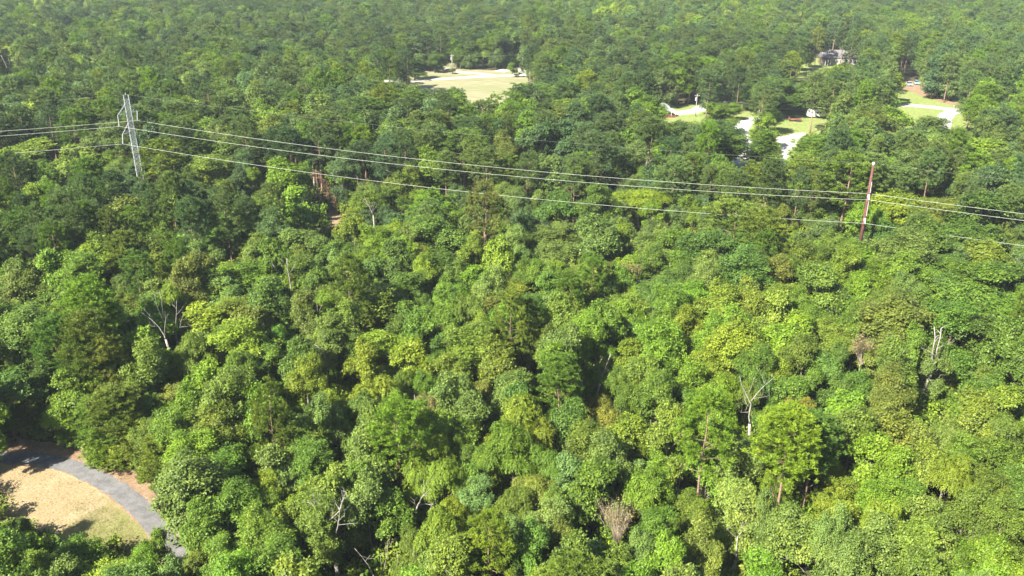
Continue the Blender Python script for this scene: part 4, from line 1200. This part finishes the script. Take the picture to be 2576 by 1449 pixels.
# ------------------------------------------------------------------ bare and dead trees
DM = {"dead": M_DEAD, "twig": M_TWIG, "brown": M_BROWN}
for k, (nm, lb, ct, ZZ, yd, limbs, mk) in enumerate(DEAD):
    rr = random.Random(900 + k)
    if isinstance(limbs, str):
        _, b, e, n = limbs.split(":")
        bx, by = map(float, b.split(",")); x0, x1, y0, y1 = map(float, e.split(","))
        lst = []
        for i in range(int(n)):
            a = (i + rr.random()) / int(n)
            ex = x0 + (x1 - x0) * a; ey = y0 + (y1 - y0) * rr.random() + 60 * abs(a - 0.5)
            mx = bx + (ex - bx) * 0.35 + rr.gauss(0, 8); my = by + (ey - by) * 0.5
            lst.append((((bx + rr.gauss(0, 10), by), (mx, my), (ex, ey)), .045, .012))
            for _ in range(3):
                t = rr.uniform(0.45, 0.95)
                sx_, sy_ = mx + (ex - mx) * (t * 2 - 1 if t > .5 else 0), my + (ey - my) * (t * 2 - 1 if t > .5 else 0)
                lst.append((((sx_, sy_), (sx_ + rr.gauss(0, 22), sy_ - rr.uniform(20, 60))), .018, .008))
        limbs = lst
    p0 = at_depth(*ZZ(*limbs[0][0][0]), yd)
    root = thing(nm, lb, ct, (p0.x, yd, 0), 0)
    def pt(q, dy=0.0):
        p = at_depth(*ZZ(*q), yd + dy)
        return Vector((p.x - p0.x, p.y - yd, p.z))
    trunk = MB()
    # the foot of the trunk, hidden among the bushes
    a = pt(limbs[0][0][0])
    if a.z > 0.1:
        trunk.tube([Vector((rr.gauss(0, .3), rr.gauss(0, .3), -0.2)), a], [limbs[0][1] * 1.25, limbs[0][1]], 8)
    depth = {}
    mb_l = []
    for i, (pl, r0, r1) in enumerate(limbs):
        pts_ = []
        for j, q in enumerate(pl):
            if q not in depth:
                near = min(depth, key=lambda d: (d[0] - q[0]) ** 2 + (d[1] - q[1]) ** 2) if depth else None
                depth[q] = (depth[near] if near else 0.0) + (0 if i == 0 or j == 0 else rr.gauss(0, 0.35 if mk != "twig" else 0.7))
            pts_.append(pt(q, depth[q]))
        fine = []
        for j in range(len(pts_) - 1):
            for t in (0, 0.5):
                fine.append(pts_[j].lerp(pts_[j + 1], t) + Vector((rr.gauss(0, .02), rr.gauss(0, .02), 0)))
        fine.append(pts_[-1])
        m = len(fine)
        rad = [0.62 * (r0 + (r1 - r0) * j / (m - 1)) for j in range(m)]
        tgt = trunk if i == 0 else MB()
        tgt.tube(fine, rad, 7 if r0 > .08 else 5)
        if i and r0 > 0.03:            # twigs
            for _ in range(3):
                s_ = fine[rr.randrange(m // 2, m)]
                tgt.tube([s_, s_ + Vector((rr.gauss(0, .45), rr.gauss(0, .3), rr.uniform(.1, .8)))], [r1 * 0.7, r1 * 0.25], 4, False)
        if i:
            mb_l.append(tgt)
    trunk.build("trunk", DM[mk], root, True)
    if nm == "bare_bush":
        st = MB()
        for q in mb_l:
            b_ = len(st.v); st.v += q.v; st.f += [tuple(b_ + x for x in f) for f in q.f]
        st.build("stems", DM[mk], root, True)["kind"] = "stuff"
    else:
        for q in mb_l:
            q.build("branch", DM[mk], root, True)
    if mk in ("brown", "twig"):          # dry leaves and vines still hanging on it
        g = np.random.default_rng(k)
        src = [v for q in mb_l for v in q.v]
        n = 1500 if mk == "brown" else 900
        P = np.array([src[i] for i in g.integers(0, len(src), n)]) + g.normal(0, .22, (n, 3))
        if mk == "brown":
            P[:, 2] -= g.uniform(0, 1.2, n)
        else:
            P = P[P[:, 2] > np.percentile(P[:, 2], 45)]; n = len(P)
        me = cloud_mesh("dry_leaves", P, unit(g.normal(0, .6, (n, 3)) + [0, 0, -.7]), unit(g.normal(0, 1, (n, 3))), g.uniform(.15, .4, n), g.uniform(.03, .09, n), g.normal(.5, .2, n), M_LEAF)
        c = link("dry_leaves", me, root)
        c["tint"] = [0.21, 0.125, 0.075] if mk == "brown" else [0.25, 0.19, 0.075]

# a tall pine whose bare trunk shows below its crown
pp = at_depth(*ZE(1083, 300), PINE_Y)
o = thing("pine_tree", "tall pine with long bare straight trunk showing below its olive crown", "tree", (pp.x, PINE_Y, 0))
crown, trunk, pw, ph = PROTO[P_][0]
o.scale = (6.6 / pw, 6.6 / pw, 20.5 / ph)
c = link("crown", crown, o); c["tint"] = [0.105, 0.125, 0.026]
link("trunk", trunk, o)
MB().tube([(0, 0, 0), (0.1, 0, 6), (0.0, 0, 9.5)], [0.32, 0.26, 0.2], 9).build("bare_trunk", M_PINEBARK, o, True)

# ------------------------------------------------------------------ lattice tower
TW = TOWER_BASE
t = thing("lattice_tower", "slender galvanised lattice power tower with three hanging insulators rising from the wood", "power tower", (TW.x, TW.y, 0))
TH = 27.2
def tw(z): return 0.66 - 0.18 * z / TH
corners = ((-1, -1), (1, -1), (1, 1), (-1, 1))
rot = 0.5
def tc(i, z):
    a, b = corners[i % 4]
    w = tw(z)
    return Vector(((a * math.cos(rot) - b * math.sin(rot)) * w, (a * math.sin(rot) + b * math.cos(rot)) * w, z))
for i in range(4):
    MB().tube([tc(i, -0.3), tc(i, TH)], 0.055, 5).build("leg", M_STEEL, t)
zs = [0.0]
while zs[-1] < TH - 1.0:
    zs.append(min(TH, zs[-1] + tw(zs[-1]) * 1.7))
for i in range(4):
    b = MB()
    for k in range(len(zs) - 1):
        b.tube([tc(i, zs[k]), tc(i + 1, zs[k + 1])], 0.028, 4)
        b.tube([tc(i + 1, zs[k]), tc(i, zs[k + 1])], 0.028, 4)
        b.tube([tc(i, zs[k + 1]), tc(i + 1, zs[k + 1])], 0.028, 4)
    b.build("bracing", M_STEEL, t)["kind"] = "stuff"
ATT = {}
for key, (ut, vt), (ub, vb), yy in (("far", (345, 278), (345.5, 303), TW.y + 2.5), ("near", (296, 290), (300, 318), TW.y - 2.5), ("low", (308, 338), (309, 362), TW.y - 2.5)):
    tip = at_depth(ut, vt, yy) - Vector((TW.x, TW.y, 0))
    z = tip.z
    arm = MB()
    side = (1, 2) if key == "far" else (0, 3)
    for i in side:
        arm.tube([tc(i, z), tip], 0.036, 4)
        arm.tube([tc(i, z + 1.9), tip], 0.03, 4)
        arm.tube([tc(i, z), tc(i, z).lerp(tip, .5) + Vector((0, 0, .95 * .5))], 0.035, 4)
    arm.tube([tc(side[0], z).lerp(tip, .5), tc(side[1], z).lerp(tip, .5)], 0.035, 4)
    arm.build("cross_arm", M_STEEL, t)
    end = at_depth(ub, vb, yy) - Vector((TW.x, TW.y, 0))
    ins = MB()
    n = 11
    for k in range(n):
        p = tip.lerp(end, (k + .5) / n)
        ins.tube([p - Vector((0, 0, .05)), p + Vector((0, 0, .05))], [.10, .07], 8)
    ins.tube([tip, end], .045, 6)
    ins.build("insulator", M_PORC, t)
    ATT[key] = end + Vector((TW.x, TW.y, 0))
ATT["top"] = Vector((TW.x, TW.y, TH + .1))
MB().tube([(0, 0, TH), (0, 0, TH + .5)], .08, 5).build("peak", M_STEEL, t)

# ------------------------------------------------------------------ rust-red pole
PB = POLE_BASE
t = thing("steel_pole", "rust-red steel power pole with pale cap and clamps on the right of the wood", "power pole", (PB.x, PB.y, 0))
PH = at_depth(2188, 408, PB.y).z
MB().tube([(0, 0, -.3), (0, 0, PH * .5), (0, 0, PH - .6)], [.36, .29, .21], 12).build("shaft", M_RUST, t, True)
MB().tube([(0, 0, PH - .6), (0, 0, PH - .1), (0, 0, PH)], [.22, .22, .12], 10).build("cap", M_PORC, t, True)
PATT = {"top": Vector((PB.x + .25, PB.y, PH - .25))}
MB().tube([(0, 0, PH - .3), (.3, 0, PH - .25)], .06, 6).build("wire_clamp", M_STEEL, t)
for key, (u, v), (dx, dy) in (("far", (2180, 487), (.35, .75)), ("near", (2160, 503), (-.1, -.85)), ("low", (2160, 562), (-.1, -.85))):
    p = at_depth(u, v, PB.y + dy)
    e = Vector((dx, dy, p.z))
    ins = MB()
    base = Vector((dx * .25, dy * .3, e.z + .55))
    for k in range(7):
        q = base.lerp(e, (k + .5) / 7)
        d_ = (e - base).normalized() * .05
        ins.tube([q - d_, q + d_], [.17, .11], 8)
    ins.tube([base, e], .06, 6)
    ins.build("insulator", M_PORC, t)
    MB().box((dx * .28, dy * .3, e.z + .6), (.32, .36, .5)).build("bracket", M_PORC, t)
    PATT[key] = Vector((PB.x, PB.y, 0)) + e
MB().tube([(.16, -.28, PATT["low"].z + 1.2), (.16, -.27, PATT["low"].z + 4)], .05, 5).build("conduit", M_PORC, t)
MB().tube([(.14, -.27, PATT["near"].z + 1.1), (.14, -.25, PATT["near"].z + 3.2)], .05, 5).build("conduit", M_PORC, t)

# ------------------------------------------------------------------ the wires
NEXT_L = Vector((TW.x - 145, TW.y - 27, 0))
NEXT_R = Vector((PB.x + 135, PB.y - 50, 0))
def span(a, b, sag, n=36):
    return [a.lerp(b, i / n) - Vector((0, 0, 4 * sag * (i / n) * (1 - i / n))) for i in range(n + 1)]
for key, name, lab, r, m, sag in (
        ("top", "shield_wire", "thin dull shield wire running along the very top of tower and pole", .008, M_DULLWIRE, 1.6),
        ("far", "power_line", "uppermost of the three bright conductors, hung from the far arm", .022, M_WIRE, 2.3),
        ("near", "power_line", "middle of the three bright conductors between tower and pole", .022, M_WIRE, 2.3),
        ("low", "power_line", "lowest of the three bright conductors, partly behind treetops", .022, M_WIRE, 2.3)):
    A, Bp = ATT[key], PATT[key]
    off = A - Vector((TW.x, TW.y, 0)); offp = Bp - Vector((PB.x, PB.y, 0))
    L_ = NEXT_L + off; R_ = NEXT_R + offp
    path = span(L_, A, 2.0)[:-1] + span(A, Bp, sag)[:-1] + span(Bp, R_, 1.7)
    o = MB().tube([p - A for p in path], r, 6).build(name, m)
    o.location = A
    tag(o, lab, "power line", "wires strung between the tower and the pole")
# the supports they run on to, just outside the picture
for q, nm, lb in ((NEXT_L, "steel_pole", "rust-red pole carrying the wires onward beyond the lattice tower"), (NEXT_R, "steel_pole", "rust-red pole carrying the wires onward past the capped pole")):
    t = thing(nm, lb, "power pole", q)
    hh = 27.3 if q is NEXT_L else PH
    MB().tube([(0, 0, -.3), (0, 0, hh)], [.36, .21], 12).build("shaft", M_RUST, t, True)
    for key in ("far", "near", "low"):
        e = (ATT[key] - Vector((TW.x, TW.y, 0))) if q is NEXT_L else (PATT[key] - Vector((PB.x, PB.y, 0)))
        MB().tube([(0, 0, e.z + .5), e], .09, 6).build("bracket", M_STEEL, t)

# ------------------------------------------------------------------ right clearing: shed, camper, poles, sheds
g = at(*Z3(370, 400))
t = thing("shed", "small white-roofed shed with lean-to porch above red clutter", "shed", g, 0.12)
MB().box((-.9, .9, 1.4), (3.0, 2.8, 2.8)).build("wall", M_SIDING, t)
prof = [(-2.6, 2.75)] + [(-.9 + 1.75 * math.sin(a), 2.75 + 1.15 * math.cos(a)) for a in [math.radians(x) for x in range(-90, 91, 15)]] + [(.87, 2.7), (-2.67, 2.7)]
MB().prism(prof[1:], -.7, 2.5).build("roof", M_ROOFW, t)
MB().poly([(-2.5, -.6, 2.62), (-2.5, -2.6, 1.95), (2.5, -2.6, 1.95), (1.6, -.6, 2.62)]).poly([(-2.5, -.6, 2.54), (1.6, -.6, 2.54), (2.5, -2.6, 1.87), (-2.5, -2.6, 1.87)]).build("porch_roof", M_ROOFW, t)
for x in (-2.3, -.8, .8, 2.3):
    MB().box((x, -2.5, .94), (.14, .14, 1.88)).build("post", M_WHITE, t)
MB().box((-1.0, -.53, 1.0), (.9, .05, 2.0)).build("door", M_BLACK, t)
o = MB()
rr = random.Random(5)
for i, (x, y_, w, h_) in enumerate(((-2.0, -2.9, 1.0, .8), (-.9, -3.1, 1.1, .6), (.3, -2.9, .9, .9), (1.4, -3.0, 1.0, .55), (2.4, -2.4, .8, .6))):
    q = MB().box((0, 0, h_ / 2), (w, .7, h_), 0, .85).box((.05, 0, h_ + .08), (w * .6, .5, .16))
    c = q.build("timber_crate", M_RED)
    c.location = g + Vector((x, y_, 0)); c.rotation_euler = (0, 0, rr.uniform(-.4, .4))
    tag(c, ("red-brown crate at the shed porch, leftmost of five", "low red-brown crate, second from the left at the shed porch", "tall red-brown crate in the middle of the shed porch row", "low red-brown crate, fourth from the left at the shed porch", "red-brown crate off the right corner of the shed porch")[i], "crate", "red-brown crates stacked at the shed porch")

def windowed_body(t, L, W, H, z0, m, wins, prof=None):
    pass
g = at(*Z3(2420, 425))
t = thing("camper_trailer", "white camper with dark windows parked beside the red trailer", "camper", g, -0.10)
prof = [(-3.0, .55), (3.0, .55), (3.05, 2.6), (2.8, 2.85), (-2.5, 2.85), (-3.15, 2.2), (-3.3, 1.2)]
MB().prism(prof, -1.15, 1.15).build("body", M_WHITE, t)
for x in (-1.6, .3, 1.2):
    f = MB().box((x, -1.165, 1.95), (.75, .03, .62)).build("window", M_WHITE, t)
    MB().box((x, -1.185, 1.95), (.6, .02, .48)).build("pane", M_GLASS, f)
d = MB().box((2.2, -1.165, 1.65), (.7, .03, 1.9)).build("door", M_ROOFW, t)
MB().box((1.95, -1.19, 1.6), (.06, .03, .14)).build("handle", M_BLACK, d)
for x in (-.1, .75):
    MB().tube([(x, -1.2, .36), (x, -.95, .36)], .36, 14).build("wheel", M_RUBBER, t)
MB().tube([(-3.2, 0, .6), (-4.2, 0, .5)], .06, 6).build("drawbar", M_BLACK, t)
MB().box((.4, 0, 2.93), (.7, .7, .16)).build("roof_vent", M_ROOFW, t)

g = at(*Z3(2135, 478))
t = thing("flatbed_trailer", "low red flatbed trailer in the shade left of the white camper", "trailer", g, -.08)
MB().box((0, 0, .75), (4.2, 1.9, .16)).build("bed", M_RED, t)
MB().box((-1.9, 0, 1.1), (.12, 1.9, .6)).build("headboard", M_RED, t)
for x in (.4, 1.3):
    for y_ in (-1.0, 1.0):
        MB().tube([(x, y_ - .1, .36), (x, y_ + .1, .36)], .36, 14).build("wheel", M_RUBBER, t)
MB().tube([(-2.1, 0, .7), (-3.1, 0, .6)], .06, 6).build("drawbar", M_BLACK, t)

g = at(*Z3(2060, 305))
t = thing("outbuilding", "long low white outbuilding half hidden behind the big dark tree", "building", g, -.12)
MB().box((0, 0, 1.4), (9.5, 5.0, 2.8)).build("wall", M_WHITE, t)
MB().prism([(-2.8, 2.8), (2.8, 2.8), (0, 4.4)], -5.0, 5.0).build("roof", M_ROOFW, t).rotation_euler = (0, 0, math.pi / 2)
for x in (-3.2, -.6, 2.4):
    f = MB().box((x, -2.52, 1.5), (1.1, .05, 1.1)).build("window", M_SIDING, t)
    MB().box((x, -2.55, 1.5), (.9, .03, .9)).build("pane", M_GLASS, f)

def utility_pole(uv, h, label, arm=True, can=False, lamp=False, ladder=None):
    g = at(*uv)
    t = thing("utility_pole" if not lamp else "street_lamp", label, "utility pole" if not lamp else "street lamp", g)
    MB().tube([(0, 0, -.2), (0, 0, h)], [.17, .11], 8).build("shaft", M_WOODPOLE, t, True)
    if arm:
        MB().box((0, -.16, h - .6), (1.7, .12, .14)).build("cross_arm", M_WOODPOLE, t)
        for x in (-.75, .75, 0):
            MB().tube([(x, -.16, h - .53), (x, -.16, h - .30)], [.07, .05], 6).build("insulator", M_PORC, t)
    if can:
        MB().tube([(-.33, 0, h - 2.3), (-.33, 0, h - 1.25), (-.33, 0, h - 1.15)], [.27, .27, .12], 10).build("transformer", M_STEEL, t)
    if lamp:
        MB().tube([(0, 0, h - .3), (-.5, 0, h), (-.9, 0, h)], .05, 6).build("lamp_arm", M_STEEL, t)
        MB().tube([(-.75, 0, h - .18), (-.75, 0, h - .02), (-.75, 0, h + .1)], [.26, .22, .08], 10).build("lamp_head", M_PORC, t)
    return g, h
p1 = utility_pole(Z3(765, 412), 7.7, "grey utility pole with transformer between shed and bushes", True, True)
p2 = utility_pole(Z3(1072, 300), 6.0, "pale lamp post behind the round bushes by the drive", False, False, True)
p3 = utility_pole(Z2(1068, 405), 8.0, "pale utility pole with cross-arm and shrub at its foot by the field", True, True)
p4 = utility_pole(Z2(2156, 462), 9.8, "slender utility pole beside the small tree at the field's far side", True)
p5 = utility_pole(Z4(650, 300), 8.2, "weathered pole standing in front of the grey-roofed house", False)
def service_wire(a, b, label, sag=.8):
    A = a[0] + Vector((0, -.16, a[1] - .3)); Bq = b[0] + Vector((0, -.16, b[1] - .3))
    o = MB().tube([p - A for p in span(A, Bq, sag, 16)], .016, 4).build("service_wire", M_DULLWIRE)
    o.location = A
    tag(o, label, "wire")
service_wire(p1, p2, "thin service wire from the transformer pole to the lamp post")
service_wire(p3, p4, "thin service wire between the two poles at the field")
g = at(*Z4(2118, 910))
t = thing("roadside_marker", "short pale marker post where the sandy road meets the curved drive", "marker post", g)
MB().tube([(0, 0, -.1), (0, 0, 1.2)], .09, 8).build("post", M_PORC, t)
MB().box((0, -.02, 1.3), (.28, .46, .26)).build("box", M_PORC, t)

# grey-roofed house
g = at(*Z4(385, 296))
t = thing("house", "grey-roofed house with white-columned porch beyond the far lawn", "house", g, -.10)
def gable(cx, cy_, L, W, zw, rise, across=False):
    """ridge along x unless across"""
    wall = MB().box((cx, cy_, zw / 2), (L - .3, W - .3, zw))
    b = MB()
    if not across:
        y0, y1 = cy_ - W / 2 - .35, cy_ + W / 2 + .35
        x0, x1 = cx - L / 2 - .2, cx + L / 2 + .2
        v = [(x0, y0, zw), (x1, y0, zw), (x1, y1, zw), (x0, y1, zw), (x0, cy_, zw + rise), (x1, cy_, zw + rise)]
        f = [(0, 1, 5, 4), (2, 3, 4, 5), (0, 4, 3), (1, 2, 5), (3, 2, 1, 0)]
    else:
        x0, x1 = cx - L / 2 - .3, cx + L / 2 + .3
        y0, y1 = cy_ - W / 2 - .3, cy_ + W / 2
        v = [(x0, y0, zw), (x1, y0, zw), (x1, y1, zw), (x0, y1, zw), (cx, y0, zw + rise), (cx, y1, zw + rise)]
        f = [(1, 2, 5, 4), (3, 0, 4, 5), (0, 1, 4), (2, 3, 5), (3, 2, 1, 0)]
    b.v, b.f = v, f
    return wall, b
for i, (cx, cy_, L, W, zw, rise, ac) in enumerate(((-1.2, 3.2, 4.0, 7.0, 3.0, 2.4, False), (4.1, 4.2, 6.6, 8.4, 3.3, 3.0, False), (9.6, 4.8, 4.4, 7.0, 3.0, 2.4, True), (13.4, 4.6, 3.6, 6.0, 2.7, 1.9, False))):
    w, r = gable(cx, cy_, L, W, zw, rise, ac)
    w.build("wall", M_SIDING if i else M_BRICK, t)
    ro = r.build("roof", M_SHINGLE, t)
    if i == 1:
        MB().box((6.2, 5.6, 6.2), (.8, .8, 1.6)).build("chimney", M_BRICK, ro)
    yf = cy_ - W / 2 + .15
    for x in (cx - L * .22, cx + L * .22):
        f = MB().box((x, yf - .03, zw * .5), (.95, .06, 1.4)).build("window", M_WHITE, t)
        MB().box((x, yf - .075, zw * .5), (.75, .03, 1.2)).build("pane", M_GLASS, f)
MB().box((-1.2, -1.1, 2.55), (4.0, 1.9, .14)).build("porch_roof", M_SHINGLE, t)
for x in (-2.9, -1.8, -.6, .5):
    MB().box((x, -1.9, 1.24), (.2, .2, 2.48)).build("column", M_WHITE, t)
MB().box((4.2, .06, 1.1), (1.0, .06, 2.1)).build("door", M_WHITE, t)

# parked cars
def car(uv, rz, m, label):
    t = thing("parked_car", label, "car", at(*uv), rz)
    prof = [(-2.2, .35), (2.15, .35), (2.2, .75), (1.3, .95), (-1.6, 1.0), (-2.2, .9)]
    MB().prism(prof, -.88, .88).build("body", m, t)
    cab = MB()
    cab.v = [(-1.55, -.82, .98), (1.15, -.82, .95), (1.15, .82, .95), (-1.55, .82, .98), (-.95, -.66, 1.48), (.35, -.66, 1.48), (.35, .66, 1.48), (-.95, .66, 1.48)]
    cab.f = [(0, 1, 5, 4), (1, 2, 6, 5), (2, 3, 7, 6), (3, 0, 4, 7), (4, 5, 6, 7)]
    cab.build("cabin_glass", M_GLASS, t)
    MB().box((-.3, 0, 1.505), (1.25, 1.28, .05)).build("roof", m, t)
    for x in (-1.4, 1.35):
        for y_ in (-.84, .84):
            w = MB().tube([(x, y_ - .1, .33), (x, y_ + .1, .33)], .33, 14).build("wheel", M_RUBBER, t)
            MB().tube([(x, y_ - .115, .33), (x, y_ + .115, .33)], .19, 10).build("rim", M_STEEL, w)
    for y_ in (-.6, .6):
        MB().box((2.19, y_, .68), (.06, .36, .16)).build("headlight", M_PORC, t)
        MB().box((-2.2, y_, .75), (.05, .3, .16)).build("tail_light", M_RED, t)
    MB().box((2.2, 0, .48), (.05, .8, .14)).build("grille", M_BLACK, t)
car(Z4(1505, 582), -1.75, M_SILVER, "silver car facing the road at the edge of the shaded yard")
car(Z4(1605, 562), -1.9, M_TEAL, "teal car parked under the trees beside the silver car")
# at the field: a white pickup
t = thing("pickup_truck", "white pickup truck beside the small tree at the field", "pickup truck", at(*Z2(2110, 468)), .08)
MB().prism([(-2.5, .5), (2.4, .5), (2.45, 1.0), (1.3, 1.12), (-2.5, 1.12)], -.92, .92).build("body", M_WHITE, t)
cab = MB()
cab.v = [(-.6, -.85, 1.1), (1.25, -.85, 1.1), (1.25, .85, 1.1), (-.6, .85, 1.1), (-.5, -.72, 1.75), (.55, -.72, 1.75), (.55, .72, 1.75), (-.5, .72, 1.75)]
cab.f = [(0, 1, 5, 4), (1, 2, 6, 5), (2, 3, 7, 6), (3, 0, 4, 7), (4, 5, 6, 7)]
cab.build("cabin_glass", M_GLASS, t)
MB().box((.02, 0, 1.78), (1.1, 1.46, .06)).build("roof", M_WHITE, t)
MB().box((-1.55, 0, 1.135), (1.7, 1.5, .03)).build("load_bed", M_BLACK, t)
for x in (-1.6, 1.6):
    for y_ in (-.9, .9):
        MB().tube([(x, y_ - .11, .38), (x, y_ + .11, .38)], .38, 14).build("wheel", M_RUBBER, t)

# trees that stand alone at the clearings
def lone(uv, w, h, tint, kind, label, i=0, name=None):
    g = at(*uv)
    pr = PROTO[kind]
    crown, trunk, pw, ph = pr[i % len(pr)]
    o = thing(name or NAMES[kind], label, "tree" if not name else "bush", g, i * 1.3)
    o.scale = (w / pw, w / pw, h / ph)
    c = link("crown", crown, o); c["tint"] = list(TINT[tint])
    link("trunk", trunk, o)
lone(Z2(490, 520), 10.0, 9.5, "dark", B, "round dark green tree standing alone on the left edge of the mown field", 2)
lone(Z2(215, 455), 7.5, 8.5, "dark", B, "dark tree with visible trunk left of the round field tree", 0)
lone(Z2(800, 405), 8.5, 9.0, "dark", B, "dark tree shading bare earth left of the shrub-footed pole", 4)
lone(Z2(920, 372), 5.5, 7.0, "mid", B, "narrower green tree between dark shade tree and shrub-footed pole", 5)
lone(Z2(1990, 474), 4.6, 6.2, "mid", B, "small round tree in front of the white pickup", 6)
lone(Z2(1068, 422), 3.4, 2.2, "brown", B, "low brownish shrub round the foot of the field pole", 3, "shrub")
for i, x in enumerate((1130, 1190, 1275, 1360, 1440)):
    lone(Z2(x, 350 - (i % 2) * 6), 4.5 + (i % 3), 8.0 + (i % 2), ("dark", "mid", "dark", "mid", "dark")[i], B,
         "thin-trunked tree along the field's back edge, " + ("leftmost", "second from left", "middle one", "fourth from left", "rightmost")[i] + " of five", i)
lone(Z3(1010, 455), 6.2, 5.6, "mid", B, "rounded light green tree left of the pair beside the drive", 1)
lone(Z3(1270, 470), 5.6, 6.0, "bright", B, "rounded tree right of the pair beside the drive, fuller and brighter", 7)
lone(Z3(1640, 395), 9.5, 11.5, "dark", B, "big dark spreading tree at the head of the paved lane", 8)
lone(Z3(1890, 400), 10.5, 12.5, "dark", B, "tallest big dark tree, in front of the white outbuilding", 9)
lone(Z3(2200, 372), 9.0, 11.0, "dark", B, "big dark tree just behind the white camper", 10)
lone(Z3(1750, 640), 8.0, 7.5, "bright", B, "bright leafy round tree between paved lane and red trailer", 7)
lone(Z3(1690, 1130), 8.5, 10.5, "mid", Y_, "broad cone-shaped tree between paved lane and gravel yard", 1, "conical_tree")
lone(Z3(1000, 1150), 13.0, 11.0, "olive", B, "wide olive tree left of the paved lane, nearest the wires", 4)
lone(Z3(650, 1000), 12.0, 11.0, "olive", B, "wide olive tree below the lawn of the white-roofed shed", 2)
lone(Z4(1000, 860), 12.0, 13.0, "bright", B, "big bright green tree between white camper and curved drive", 6)
lone(Z4(1240, 840), 9.0, 11.5, "yellow", B, "yellow-green tree at the left end of the sandy road", 3)
lone(Z4(720, 900), 11.0, 11.0, "bright", B, "bright green tree right behind the white camper", 11)
lone(Z4(340, 720), 11.0, 10.5, "grey", B, "greyish dome-shaped tree in front of the far lawn", 5)
lone(Z3(1330, 238), 3.0, 1.6, "dark", B, "low dark hedge-like shrub at the bend of the sandy drive", 3, "shrub")

# ------------------------------------------------------------------ haze
hm, ht, ho = new_mat("haze")
pv = ht.nodes.new("ShaderNodeVolumePrincipled")
pv.inputs["Color"].default_value = (0.80, 0.90, 1.0, 1)
pv.inputs["Density"].default_value = HAZE_DENSITY
pv.inputs["Anisotropy"].default_value = 0.0
ht.links.new(pv.outputs[0], ho.inputs["Volume"])
MB().box((0, 3750, 31.5), (12100, 10600, 65.0)).build("haze", hm)["kind"] = "stuff"
